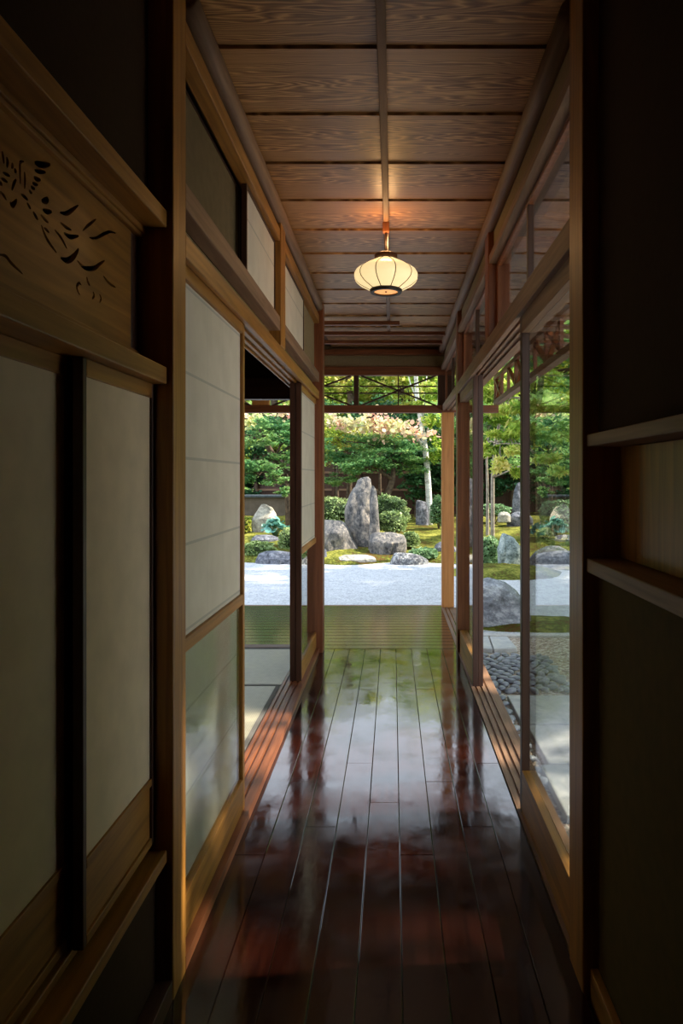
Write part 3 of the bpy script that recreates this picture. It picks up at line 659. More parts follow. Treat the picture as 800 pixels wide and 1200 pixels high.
# ================================================================== PENDANT LAMP
LX, LY = -.033, 3.35
lamp = empty('pendant_lamp', (LX, LY, 2.522)); tag(lamp, 'glowing cream melon-shaped pendant lamp with dark ribs on the ceiling batten', 'pendant lamp')
MB().box(LX-.016, LX+.016, LY-.016, LY+.016, 2.473, 2.5215).build('ceiling_mount', RED['Z'], lamp, bevel=.003)
MB().tube([(LX, LY, 2.475), (LX, LY, 2.372)], .0055, 12).build('rod', IRON, lamp, smooth=True)
MB().tube([(LX+.009, LY, 2.475), (LX+.009, LY, 2.38)], .0022, 8).build('cord', plain('white_cord', (.6, .55, .5), .6), lamp, smooth=True)
MB().lathe([(0, .036), (.012, .034), (.02, .026), (.050, .022), (.056, .018), (.056, .001), (.050, -.004), (0, -.004)], (LX, LY, 2.346), 36).build('cap', DARK['Z'], lamp)
def mk_shade():
    m, N, L = newmat('lit_lamp_glass'); out = N.new('ShaderNodeOutputMaterial'); p = N.new('ShaderNodeBsdfPrincipled')
    t = N.new('ShaderNodeTexCoord'); sp = N.new('ShaderNodeSeparateXYZ'); L.new(t.outputs['Object'], sp.inputs[0])
    lw = N.new('ShaderNodeLayerWeight'); lw.inputs[0].default_value = .35
    p.inputs['Base Color'].default_value = (.8, .7, .5, 1); p.inputs['Roughness'].default_value = .3
    p.inputs['Emission Color'].default_value = (1.0, .74, .36, 1); p.inputs['Emission Strength'].default_value = .66
    L.new(p.outputs[0], out.inputs[0]); return m
SHADE = mk_shade()
def shade_r(v, a):        # v 0 bottom .. 1 top ; lobed between ten ribs
    prof = [(0, .072), (.08, .098), (.2, .132), (.32, .152), (.42, .158), (.52, .157), (.64, .146), (.78, .115), (.9, .078), (1, .048)]
    for i in range(len(prof)-1):
        if v <= prof[i+1][0]:
            u = (v-prof[i][0])/(prof[i+1][0]-prof[i][0]); r = prof[i][1]+(prof[i+1][1]-prof[i][1])*u; break
    lob = abs(math.sin(5*a)) ** .6
    return r*(.955+.045*lob)
m_ = MB(); seg = 120; rows = 24; Z0, ZH = 2.190, .152
for i in range(rows+1):
    for k in range(seg):
        a = 2*math.pi*k/seg; r = shade_r(i/rows, a); m_.v.append((LX+r*math.cos(a), LY+r*math.sin(a), Z0+ZH*i/rows))
for i in range(rows):
    for k in range(seg): m_.f.append((i*seg+k, i*seg+(k+1) % seg, (i+1)*seg+(k+1) % seg, (i+1)*seg+k))
sh = m_.build('lamp_shade', SHADE, lamp, smooth=True)
for k in range(10):
    a = 2*math.pi*k/10
    pts = []
    for i in range(rows+1):
        r = shade_r(i/rows, a)+.0008; pts.append((LX+r*math.cos(a), LY+r*math.sin(a), Z0+ZH*i/rows))
    MB().tube(pts, .0022, 6).build('rib', IRON, sh)
MB().lathe([(.060, .004), (.078, .006), (.080, -.002), (.076, -.012), (.060, -.012), (.060, .004)], (LX, LY, Z0), 40).build('bottom_ring', IRON, lamp)
bd = MB().lathe([(0, -.006), (.03, -.007), (.061, -.004)], (LX, LY, Z0), 36).build('bottom_disc', plain('amber_lit_disc', (.6, .35, .15), .5, .3, (1, .42, .13), .7), lamp)
MB().lathe([(0, -.011), (.004, -.010), (.006, -.006)], (LX, LY, Z0), 12).build('bottom_knob', IRON, bd)
bl = bpy.data.lights.new('bulb', 'POINT'); bl.energy = 1.3; bl.color = (1, .55, .22); bl.shadow_soft_size = .05
blo = bpy.data.objects.new('bulb', bl); C.objects.link(blo); blo.parent = lamp; blo.location = (0, -.03, 2.42-2.522)

# ================================================================== GARDEN
GZ = -.45
def shore(x):
    return 13.9 - .25*max(0, x)*(1 if x < 3 else 3/max(x, .1)) + .25*math.sin(x*1.3) + .12*math.sin(x*3.1+1)
def bank_z(x, y):
    d = y-shore(x)
    if d < -.15: return GZ-.25
    base = GZ-.04 + .13*min(1, max(0, (d+.15)/.35))**.6 + .52*(1-math.exp(-max(0, d)/4.2))
    if x < -1.5: base += .10*min(1, (-1.5-x)/1.5)*min(1, max(0, d/3))
    bump = .055*noise.noise(Vector((x*1.1, y*1.1, 3)))+.03*noise.noise(Vector((x*3, y*3, 7)))+.012*noise.noise(Vector((x*9, y*9, 1)))
    return base+bump*min(1, max(0, d))
o = MB().box(-30, 30, 6.0, 40, GZ-.3, GZ).build('gravel_ground', GRAVEL); struct(o, 'broad bed of white raked gravel before the garden bank', 'gravel')
o = MB().box(.66, 30, -6, 5.999, GZ-.3, GZ-.005).box(-12, .66, -6, 5.999, GZ-.3, GZ-.1).build('pale_ground', plain('pale_bounce_ground', (.42, .38, .32), .95, .1, nscale=12, var=.25)); struct(o, 'pale ground around and beneath the house, lightened for bounce light', 'ground')  # ground colour kept pale to bounce light into the corridor
xs = np.linspace(-14, 16, 330); ys = np.concatenate([np.linspace(11.5, 16, 90), np.linspace(16.1, 30, 80)])
b_ = MB(); b_.v = [(float(x), float(y), bank_z(float(x), float(y))) for y in ys for x in xs]; nx = len(xs)
b_.f = [(j*nx+i, j*nx+i+1, (j+1)*nx+i+1, (j+1)*nx+i) for j in range(len(ys)-1) for i in range(nx-1)]
o = b_.build('moss_bank', MOSS, smooth=True); tag(o, 'rolling bank of yellow-green moss behind the white gravel', 'moss', kind='stuff')

def rock(name, prof, Y, mat, lab, depth=.8, nz=.10, freq=2.2, seed=0, cat='rock', sink=.15, skew=0, seg=56, sub=30, group=None, facet=.25):
    """solid of horizontal rings; prof = [(pixel row, left, right)] from top to base at distance Y"""
    rows_ = []
    pr = [(px(l, y, Y), px(r, y, Y)) for y, l, r in prof]
    zt, zb = pr[0][0].z, pr[-1][0].z
    m = MB(); n0 = 0
    off = Vector((seed*3.7, seed*1.3, seed*5.1)); wmax = max(b.x-a.x for a, b in pr)
    zs = [zt+(zb-sink-zt)*(i/sub) for i in range(sub+1)]
    for i, z in enumerate(zs):
        zz = max(z, zb)
        for k in range(len(pr)-1):
            if pr[k][0].z >= zz >= pr[k+1][0].z-1e-6:
                u = (pr[k][0].z-zz)/max(1e-6, pr[k][0].z-pr[k+1][0].z); break
        xl = pr[k][0].x+(pr[k+1][0].x-pr[k][0].x)*u; xr = pr[k][1].x+(pr[k+1][1].x-pr[k][1].x)*u
        hw = max(.01, (xr-xl)/2); cx = (xl+xr)/2; tfac = min(1, (i/sub)*2.2+.35)
        for q in range(seg):
            a = 2*math.pi*q/seg; ca, sa = math.cos(a), math.sin(a)
            e_ = 2.6; rr = (abs(ca)**e_+abs(sa)**e_)**(-1/e_)
            dx, dy = hw*ca*rr, min(wmax*depth/2, hw*1.4)*tfac*sa*rr*1.0
            p = Vector((cx+dx, Y+dy, z)); sc = freq
            nv = noise.fractal(p*sc+off, .75, 2.2, 6)
            cell = noise.voronoi(p*sc*.9+off)[0][0]
            cr = max(0, .16-abs(noise.noise(Vector((p.x*1.6, p.y*1.6, p.z*.55))*sc*.8+off*1.7)))/.16
            k_ = 1-.13*cr+ (nv*nz + (cell-.35)*facet*.5)*(.5+.5*min(1, i/4))
            m.v.append((cx+dx*(.75+.25*k_) if abs(ca) > .8 else cx+dx*k_, Y+dy*k_, z+nv*nz*.25*(zt-zb)*(1 if i < sub*.8 else 0)))
    for i in range(sub):
        for q in range(seg): m.f.append((i*seg+q, (i+1)*seg+q, (i+1)*seg+(q+1) % seg, i*seg+(q+1) % seg))
    m.v.append((sum(v[0] for v in m.v[:seg])/seg, sum(v[1] for v in m.v[:seg])/seg, sum(v[2] for v in m.v[:seg])/seg+.01)); c_ = len(m.v)-1
    for q in range(seg): m.f.append((c_, q, (q+1) % seg))
    m.f.append(tuple(sub*seg+q for q in reversed(range(seg))))
    o = m.build(name, mat, smooth=True)
    ms = o.modifiers.new('edge', 'EDGE_SPLIT'); ms.split_angle = math.radians(32)
    tag(o, lab, cat, group); return o

# centre group
rock('standing_stone', [(560,423,431),(563,419,434),(570,416,435),(580,410,436),(590,406,437),(600,404,438),(612,404,441),(625,408,441),(638,416,439),(648,420,438)], 15.2, ST_GREY,
     'tall upright grey stone, the highest rock in the garden', depth=.8, nz=.16, freq=1.9, seed=1, sink=.3, facet=.5)
rock('standing_stone.001', [(570,435,438),(576,434,441),(590,433,443),(610,433,444),(626,432,445),(645,431,443)], 14.75, ST_GREY,
     'thin slab of stone leaning against the right side of the tallest rock', depth=1.1, nz=.12, freq=2.2, seed=9, sink=.3, facet=.3)
rock('boulder', [(609,362,400),(613,358,405),(622,357,409),(635,356,415),(645,356,420),(650,356,418)], 14.7, ST_GREY,
     'large low boulder behind the left far post, left of the tallest rock', depth=.6, nz=.16, freq=1.6, seed=2, facet=.5)
rock('boulder', [(624,437,462),(627,433,473),(634,432,476),(643,433,477),(651,433,474)], 14.5, ST_GREY,
     'flat-topped grey boulder at the right foot of the tallest rock', depth=.8, nz=.12, freq=2, seed=3, facet=.4)
rock('flat_stone', [(650.5,402,430),(653,396,438),(657,394,441),(660,396,438)], 13.85, ST_PALE,
     'pale flat stepping stone on the gravel edge in the middle', depth=.6, nz=.12, freq=3, seed=4, sink=.08)
rock('low_rock', [(648,463,480),(651,460,492),(656,458,500),(662,457,503)], 13.65, ST_LICHEN,
     'low dark rock with white lichen at the gravel edge', depth=.5, nz=.2, freq=3, seed=5, sink=.1, facet=.5)
rock('low_rock', [(635,515,522),(639,510,530),(646,507,540)], 14.6, ST_BLUE, 'small grey rock beside the orange cedar post', depth=.7, nz=.15, freq=3, seed=6)
rock('upright_stone', [(586,488,492),(588,487,499),(596,487,501),(606,487,502)], 18.5, ST_BLUE, 'bluish upright stone left of the white birch trunk', depth=.7, nz=.12, freq=2, seed=7, sink=.3)
rock('low_rock', [(644,379,382),(650,378,383),(660,377,384)], 13.9, ST_BLUE, 'small blue-grey stone at the foot of the left boulder', depth=1, nz=.12, freq=3, seed=8)
# left view
rock('leaning_stone', [(591,306,312),(594,304,318),(602,299,323),(612,294,325),(623,289,326),(628,288,326)], 16.8, ST_PALE,
     'pale leaning wedge-shaped stone seen through the left opening', depth=.6, nz=.12, freq=1.8, seed=11, sink=.3, facet=.45)
rock('flat_stone', [(627,300,318),(630,296,326),(634,294,329)], 15.6, ST_BLUE, 'flat bluish stone below the pale leaning stone', depth=.7, nz=.1, freq=3, seed=12)
rock('boulder', [(646,311,330),(649,304,350),(655,301,358),(663,300,362)], 13.85, ST_BLUE,
     'long blue-grey rock at the gravel edge in the left opening', depth=.5, nz=.2, freq=2.2, seed=13, facet=.5)
# right view
rock('boulder', [(625,588,593),(629,587,601),(637,585,607),(645,583,611),(655,583,613),(664,584,614)], 12.9, ST_GREEN,
     'pointed pale green-blue rock on a moss islet, right opening', depth=.8, nz=.16, freq=3, seed=14, facet=.5)
rock('boulder', [(678,567,575),(683,558,592),(692,550,604),(705,546,613),(720,544,620),(738,543,624)], 8.05, ST_SHINY,
     'large dark smooth boulder nearest the house in the right opening', depth=.7, nz=.10, freq=1.5, seed=15, facet=.3)
rock('boulder', [(640,640,655),(646,628,668),(654,620,680),(664,618,686)], 13.2, ST_BLUE, 'mossy low boulder behind the near glass door', depth=.6, nz=.15, freq=2, seed=16)
rock('boulder', [(592,652,668),(600,640,676),(612,634,684),(622,632,688)], 16.5, ST_PALE, 'pale boulder high on the bank behind the near glass door', depth=.7, nz=.15, freq=2, seed=17, sink=.3)
rock('upright_stone', [(566,606,611),(575,602,614),(590,600,616),(608,600,617)], 19, ST_BLUE, 'dark upright stone at the back of the right opening', depth=.7, nz=.12, freq=2, seed=18, sink=.3)
rock('low_rock', [(600,603,614),(603,598,620),(608,594,624)], 18.2, ST_BLUE, 'grey slope-sided rock below the dark upright stone', depth=.7, nz=.12, freq=2, seed=19, sink=.2)
rock('low_rock', [(600,586,594),(602,584,597),(605,583,598)], 18.0, ST_PALE, 'small white rock behind the moss in the right opening', depth=.7, nz=.1, freq=3, seed=20)
rock('flat_stone', [(627,656,676),(629,652,684),(633,650,690)], 16, ST_PALE, 'flat pale stone on the bank behind the near glass door', depth=.6, nz=.1, freq=3, seed=21)
for i, (x, Y, wpx, hpx, s, lab) in enumerate(((215, 14.6, 60, 30, 31, 'grey boulder on the bank behind the near left shoji'), (120, 15.2, 50, 60, 32, 'tall boulder on the bank far to the left'),
        (760, 14.2, 70, 45, 33, 'grey boulder on the bank far to the right'))):
    yb = 560-(bank_z((x-460)*Y/800, Y)-H)*800/Y
    rock('boulder', [(yb-hpx, x-wpx*.2, x+wpx*.15), (yb-hpx*.8, x-wpx*.4, x+wpx*.3), (yb-hpx*.3, x-wpx*.5, x+wpx*.5), (yb, x-wpx*.5, x+wpx*.52)], Y, ST_GREY, lab, nz=.15, seed=s)

def mound(name, c, rx, ry, h, lab):
    m = MB(); n = 40; R = 14
    for i in range(R+1):
        u = i/R
        for k in range(n):
            a = 2*math.pi*k/n; rr = u*(1+.12*noise.noise(Vector((math.cos(a)*1.5, math.sin(a)*1.5, c[0]))))
            x, y = c[0]+rx*rr*math.cos(a), c[1]+ry*rr*math.sin(a)
            z = c[2]-.03+(h+.03)*(1-u**2.4)+.02*noise.noise(Vector((x*8, y*8, 2)))
            m.v.append((x, y, z))
    for i in range(R):
        for k in range(n): m.f.append((i*n+k, i*n+(k+1) % n, (i+1)*n+(k+1) % n, (i+1)*n+k))
    return tag(m.build(name, MOSS, smooth=True), lab, 'moss', kind='stuff')
mound('moss_mound', (2.0, 12.35, GZ), 1.15, .95, .14, 'rounded islet of moss under the pale green-blue rock')
mound('moss_mound.001', (1.75, 8.0, GZ), 1.2, .50, .07, 'low cushion of moss around the dark smooth boulder')
o = MB().box(.66, 6, 7.32, 7.42, GZ-.1, GZ+.03).build('curb_stone', CURB, bevel=.006); tag(o, 'straight pale granite curb edging the gravel by the house', 'curb')
# brown pea gravel strip
def make_pea():
    m, N, L = newmat('brown_pea_gravel'); out = N.new('ShaderNodeOutputMaterial'); p = N.new('ShaderNodeBsdfPrincipled'); t = N.new('ShaderNodeTexCoord')
    v = N.new('ShaderNodeTexVoronoi'); v.inputs['Scale'].default_value = 45; L.new(t.outputs['Object'], v.inputs[0])
    sc_ = N.new('ShaderNodeSeparateColor'); L.new(v.outputs['Color'], sc_.inputs[0])
    r = ramp(N, [(0, (.16, .10, .07)), (.5, (.38, .29, .22)), (1, (.60, .54, .47))]); L.new(sc_.outputs[0], r.inputs[0]); L.new(r.outputs[0], p.inputs['Base Color'])
    b = N.new('ShaderNodeBump'); b.inputs['Strength'].default_value = .8; b.inputs['Distance'].default_value = .012; b.invert = True; L.new(v.outputs['Distance'], b.inputs['Height']); L.new(b.outputs[0], p.inputs['Normal'])
    p.inputs['Roughness'].default_value = .8; L.new(p.outputs[0], out.inputs[0]); return m
PEA = make_pea()
o = MB().box(.66, 6, 2.0, 7.318, GZ-.05, GZ+.006).build('pea_gravel', PEA); tag(o, 'brown pea gravel between the curb and the paving', 'gravel', kind='stuff')
# paving slabs
def slab(pts, lab, z=GZ+.05):
    m = MB(); n = len(pts)
    m.v = [(x, y, GZ-.05) for x, y in pts]+[(x, y, z) for x, y in pts]
    m.f = [tuple(range(n)), tuple(range(2*n-1, n-1, -1))]+[(i, (i+1) % n, n+(i+1) % n, n+i) for i in range(n)]
    return tag(m.build('paving_slab', SLAB, bevel=.008), lab, 'paving slab', 'stone paving beside the house')
def gp(x, y): p = px(x, y, 1376/(y-560)); return (p.x, p.y)
slab([gp(548, 765), gp(577, 766), gp(572, 751), gp(548, 751)], 'blue-grey step slab beyond the pebbles, left piece')
slab([gp(578.5, 766), gp(606, 765), gp(594, 751), gp(573.5, 751)], 'blue-grey step slab beyond the pebbles, right piece')
PX = .88
for i, (y0, y1) in enumerate(((1.3, 1.98), (2.0, 2.62), (2.64, 3.36), (3.38, 3.98), (4.0, 4.62), (4.64, 5.25))):
    off = (.02, .0, .05, -.02, .03, .0)[i]
    x = PX+off
    slab([(x, y0), (1.68+off, y0), (1.68+off, y1), (x, y1)], ('paving slab beside the pebbles, %s from the camera' % ('nearest', 'second', 'third', 'fourth', 'fifth', 'sixth')[i]))
    slab([(1.70+off, y0-.3), (3.4, y0-.3), (3.4, y1-.32), (1.70+off, y1-.32)], ('unseen outer paving slab added for bounce light, %s from the camera' % ('nearest', 'second', 'third', 'fourth', 'fifth', 'sixth')[i]))  # second row added out of view so sunlit stone bounces light indoors
# dark river pebbles
PEB = stone('dark_river_pebble', (.12, .13, .155), (.25, .265, .305), (.44, .46, .50), sc=1.5, rough=.4, bump=.05, spec=.5)
def peb_proto(i):
    m = MB(); bm = bmesh.new(); bmesh.ops.create_icosphere(bm, subdivisions=2, radius=1)
    sx_, sy_, sz_ = ((.055, .036, .022), (.046, .038, .020), (.062, .034, .024), (.040, .032, .020))[i]
    for v in bm.verts:
        k_ = 1+.13*noise.noise(v.co*1.2+Vector((i*9, 0, 0))); v.co = Vector((v.co.x*sx_*k_, v.co.y*sy_*k_, v.co.z*sz_*k_))
    me = bpy.data.meshes.new('pebble'); bm.to_mesh(me); bm.free(); me.materials.append(PEB)
    me.polygons.foreach_set('use_smooth', [True]*len(me.polygons)); return me
protos = [peb_proto(i) for i in range(4)]
cnt = 0; yy = 6.50; row = 0
while yy > 3.75:
    xx = .69+(.045 if row % 2 else 0)
    while xx < (1.45 if yy > 5.36 else .87) and cnt < 300:
        o = bpy.data.objects.new('pebble', protos[random.randrange(4)]); C.objects.link(o)
        o.location = (xx+random.uniform(-.012, .012), yy+random.uniform(-.01, .01), GZ+.024+random.uniform(0, .012))
        o.rotation_euler = (random.uniform(-.25, .25), random.uniform(-.25, .25), random.uniform(0, 3.14)); s = random.uniform(.85, 1.1); o.scale = (s, s, s)
        tag(o, 'smooth dark grey river pebble beside the door track', 'pebble', 'dark pebbles beside the door track'); cnt += 1
        xx += .098
    yy -= .082; row += 1

# ---- back wall and fences
t = empty('garden_wall', (-6, 20.6, -.1)); tag(t, 'low brown plaster garden wall with a dark tiled cap, left back', 'garden wall', kind='structure')
MB().box(-14, -2.2, 20.5, 20.7, -.3, .68).build('wall_body', plain('grey_brown_wall_plaster', (.13, .105, .08), .95, .1, nscale=5, var=.2), t)
MB().box(-14, -2.2, 20.38, 20.82, .68, .76).build('tile_cap', plain('grey_roof_tile', (.06, .075, .085), .6, .3, nscale=20, var=.3), t, bevel=.02)
t = empty('wooden_fence', (0, 22.5, 0)); tag(t, 'dark wooden fence with posts and rails behind the maples', 'fence', kind='structure')
MB().box(-4.5, 4, 22.5, 22.54, -.2, 2.1).build('board_panel', DARK['Z'], t)
for x in np.arange(-4.5, 4.1, .85): MB().box(float(x)-.05, float(x)+.05, 22.38, 22.49, -.2, 2.15).build('fence_post', DARK['Z'], t)
for z in (.88, 1.45, 2.0): MB().box(-4.5, 4, 22.42, 22.49, z-.035, z+.035).build('rail', PALE['X'], t)
t = empty('garden_wall', (8, 23, 0)); tag(t, 'brown plaster garden wall at the back right', 'garden wall', kind='structure')
MB().box(3, 18, 23, 23.2, -.3, 1.6).build('wall_body', plain('brown_wall_plaster', (.13, .10, .075), .95, .1, nscale=5, var=.2), t)
MB().box(3, 18, 22.85, 23.35, 1.6, 1.7).build('tile_cap', plain('roof_tile', (.06, .07, .075), .6, .3), t, bevel=.02)

# ---- foliage
def leaves(name, P_, size, mat, parent, shape='kite', tilt=.7, droop=None):
    """one mesh of separate leaves at the points P_"""
    n = len(P_); P_ = np.asarray(P_, float)
    nrm = rng.normal(0, tilt, (n, 3)); nrm[:, 2] = np.abs(rng.normal(1, .25, n)); nrm /= np.linalg.norm(nrm, axis=1)[:, None]
    d = rng.normal(0, 1, (n, 3))
    if droop is not None: d[:, 2] -= droop
    d -= nrm*(d*nrm).sum(1)[:, None]; d /= np.linalg.norm(d, axis=1)[:, None]; e = np.cross(nrm, d)
    s = size*rng.uniform(.65, 1.25, n)
    T = {'kite': [(-.5, 0), (0, -.36), (.55, 0), (0, .36)],
         'long': [(-.6, 0), (-.1, -.17), (.7, 0), (-.1, .17)],
         'round': [(.5*math.cos(a), .45*math.sin(a)) for a in np.linspace(0, 2*math.pi, 7)[:-1]],
         'maple': [(-.45, 0), (-.15, -.12), (-.12, -.5), (.1, -.16), (.55, -.22), (.30, 0), (.62, .10), (.12, .16), (-.05, .52), (-.18, .12)]}[shape]
    k = len(T); V = np.zeros((n, k, 3))
    for i, (a, b) in enumerate(T): V[:, i] = P_+d*(a*s)[:, None]+e*(b*s)[:, None]-nrm*(0.18*abs(b)*s)[:, None]
    me = bpy.data.meshes.new(name); me.vertices.add(n*k); me.vertices.foreach_set('co', V.ravel())
    me.loops.add(n*k); me.loops.foreach_set('vertex_index', np.arange(n*k)); me.polygons.add(n)
    me.polygons.foreach_set('loop_start', np.arange(n)*k); me.polygons.foreach_set('loop_total', np.full(n, k)); me.update(calc_edges=True)
    at = me.attributes.new('rnd', 'FLOAT', 'FACE')
    lf = np.array([noise.noise(Vector(p)*1.3) for p in P_[:, :]]) if n < 60000 else np.zeros(n)
    at.data.foreach_set('value', np.clip(.5+.7*lf+rng.normal(0, .2, n), 0, 1)); me.materials.append(mat)
    o = bpy.data.objects.new(name, me); C.objects.link(o)
    if parent: attach(o, parent)
    return o
def pad_pts(c, rx, ry, rz, n):
    """points of a flattened cloud of leaves built of smaller sprays"""
    k = max(4, n//45); cc = rng.normal(0, .5, (k, 3)); cc /= np.maximum(1, np.linalg.norm(cc, axis=1)/1.0)[:, None]
    q = cc[rng.integers(0, k, n)] + rng.normal(0, 1, (n, 3))*np.array([.16, .16, .12])
    return q*np.array([rx, ry, rz])+np.array(c)
def tree(name, base, trunk, rad, pads, mat, size, lab, cat='tree', bark=None, shape='kite', tilt=.7, dens=1.0, group=None, droop=None):
    base = Vector(base); t = empty(name, base); tag(t, lab, cat, group)
    pts = [base+Vector((0, 0, -.25))]+[base]+[Vector(p) for p in trunk]
    m = MB(); m.tube(pts, [rad*(1.15-.75*i/(len(pts)-1)) for i in range(len(pts))], 10)
    m.build('trunk', bark or BARK, t, smooth=True)
    b = MB(); allp = []
    for (c, rx, ry, rz, n) in pads:
        c = Vector(c); s = min(pts[2:] or pts, key=lambda p: (p-c).length+.6*max(0, p.z-c.z))
        mid = (s+c)/2+Vector((random.uniform(-.15, .15), random.uniform(-.1, .1), .12*(c-s).length))
        b.tube([s, (s+mid)/2, mid, (mid+c)/2+Vector((0, 0, .03)), c], [rad*.40, rad*.32, rad*.24, rad*.17, rad*.10], 6)
        for j in range(4):
            e_ = c+Vector((random.uniform(-.7, .7)*rx, random.uniform(-.7, .7)*ry, random.uniform(-.3, .3)*rz)); b.tube([mid, (mid+e_)/2+Vector((0, 0, .05)), e_], [rad*.18, rad*.12, rad*.05], 5)
        allp.append(pad_pts(c, rx, ry, rz, int(n*dens)))
    br = b.build('branches', bark or BARK, t, smooth=True)
    leaves('foliage', np.vstack(allp), size, mat, br, shape, tilt, droop)
    return t
def gb(x, Y): X = (x-460)*Y/800; return Vector((X, Y, bank_z(X, Y)))
def pd(x, y, Y, wpx, hpx, n, dy=None):
    c = px(x, y, Y); return (c, wpx*Y/800, dy or wpx*Y/800*.8, hpx*Y/800, n)

# birch with its leaves and the pink-leaved bough
b0 = gb(503, 18.6)
bt = empty('birch_tree', b0); tag(bt, 'slender white-barked birch rising at the right of the garden opening', 'tree')
MB().tube([b0-Vector((0, 0, .2)), px(503, 600, 18.6), px(502, 575, 18.6), px(500, 545, 18.6), px(497, 518, 18.6), px(493, 492, 18.6), px(489, 470, 18.6), px(487, 440, 18.6), px(484, 400, 18.6), px(482, 360, 18.6)],
          [.10, .088, .083, .08, .074, .068, .06, .055, .045, .03], 14).build('trunk', BIRCH, bt, smooth=True)
MB().tube([px(499, 530, 18.6), px(492, 518, 18.5), px(486, 510, 18.4), px(470, 506, 18.2), px(452, 503, 18.1), px(430, 500, 18), px(405, 496, 18), px(385, 492, 18), px(350, 488, 18)],
          [.05, .042, .036, .03, .026, .022, .018, .013, .01], 8).build('branch', BIRCH, bt, smooth=True)
for a, r in (([(498, 512), (503, 498), (509, 485), (516, 462)], .03), ([(493, 492), (498, 480), (497, 462), (500, 440)], .028), ([(489, 470), (481, 450), (476, 430)], .024)):
    MB().tube([px(x, y, 18.6) for x, y in a], [r*(1-.2*i) for i in range(len(a))], 6).build('branch', BIRCH, bt, smooth=True)
pk = []
for (x, y, n) in ((384,488,60),(395,495,75),(410,498,85),(424,500,70),(436,494,70),(432,486,40),(449,502,65),(446,512,26),(456,494,62),(464,500,50),(474,499,48),(484,508,38),(494,509,24),(503,508,18),(370,484,60),(350,486,70),(330,484,60),(300,490,60),(290,496,70)):
    c = px(x, y, 18.0); pk.append(np.array(c)+rng.normal(0, 1, (n, 3))*np.array([.17, .22, .095]))
leaves('pink_foliage', np.vstack(pk), .125, LF_PINK, bt, 'round', .9)
gp_ = np.vstack([pad_pts(px(x, y, 18.4), rx, rx*.8, rz, n) for x, y, rx, rz, n in ((513, 492, .35, .5, 520), (516, 525, .35, .5, 460), (510, 462, .5, .4, 400), (520, 445, .6, .5, 260), (470, 420, .9, .4, 300), (495, 400, 1, .5, 400))])
leaves('foliage', gp_, .12, LF_LIGHT, bt, 'kite', .8)

G = 'maples behind the rocks'
tree('maple_tree', gb(462, 18.3), [px(452, 585, 18.3), px(460, 562, 18.3), px(462, 540, 18.4)], .13,
     [pd(440, 540, 18, 30, 13, 1500), pd(470, 525, 18, 32, 12, 1600), pd(415, 548, 17.8, 26, 12, 1300), pd(400, 535, 18.3, 26, 12, 1100), pd(455, 515, 18.6, 36, 12, 1400), pd(490, 540, 18.8, 22, 10, 800), pd(430, 520, 18.5, 36, 12, 1500), pd(395, 560, 17.6, 20, 8, 700), pd(478, 548, 18.4, 24, 8, 800)],
     LF_MAPLE, .085, 'spreading blue-green maple right behind the tallest rock', shape='maple', tilt=.45, group=G)
tree('maple_tree', gb(404, 19.5), [px(408, 590, 19.5), px(410, 560, 19.5), px(406, 530, 19.5), px(404, 505, 19.5)], .10,
     [pd(395, 515, 19.3, 30, 12, 1400), pd(420, 505, 19.3, 30, 10, 1300), pd(430, 518, 19, 22, 9, 800), pd(385, 535, 19, 20, 10, 700), pd(450, 500, 20, 36, 10, 1300), pd(385, 500, 19.6, 30, 10, 1000)],
     LF_YEL, .08, 'maple with olive-yellow leaves above the left boulder', shape='maple', tilt=.5, group=G)
tree('maple_tree', gb(340, 17.2), [px(338, 560, 17.2), px(322, 538, 17.2), px(308, 512, 17.2), px(302, 492, 17.2)], .12,
     [pd(320, 500, 17, 26, 11, 1200), pd(330, 515, 16.8, 22, 10, 900), pd(300, 545, 16.6, 26, 10, 1300), pd(325, 560, 16.4, 18, 9, 800), pd(335, 577, 16.2, 10, 6, 350), pd(330, 535, 16.8, 18, 9, 700), pd(290, 560, 16.4, 16, 8, 500), pd(280, 515, 17, 30, 12, 1200), pd(362, 520, 17.2, 26, 10, 900), pd(355, 545, 16.9, 22, 8, 700), pd(250, 530, 17, 30, 12, 1200)],
     LF_MAPLE, .085, 'bright maple with a dark slanting trunk in the left opening', shape='maple', tilt=.5, group=G)
tree('maple_tree', gb(560, 20), [px(560, 580, 20), px(556, 540, 20), px(560, 500, 20)], .12,
     [pd(540, 500, 20, 34, 13, 1600), pd(575, 515, 20, 34, 13, 1600), pd(520, 525, 19.8, 22, 12, 900), pd(600, 500, 20, 34, 13, 1500), pd(560, 480, 20, 40, 14, 1600), pd(590, 540, 19.5, 26, 10, 1000)],
     LF_MAPLE, .09, 'green maple at the back between the cedar post and the far glass doors', shape='maple', tilt=.5, group=G)
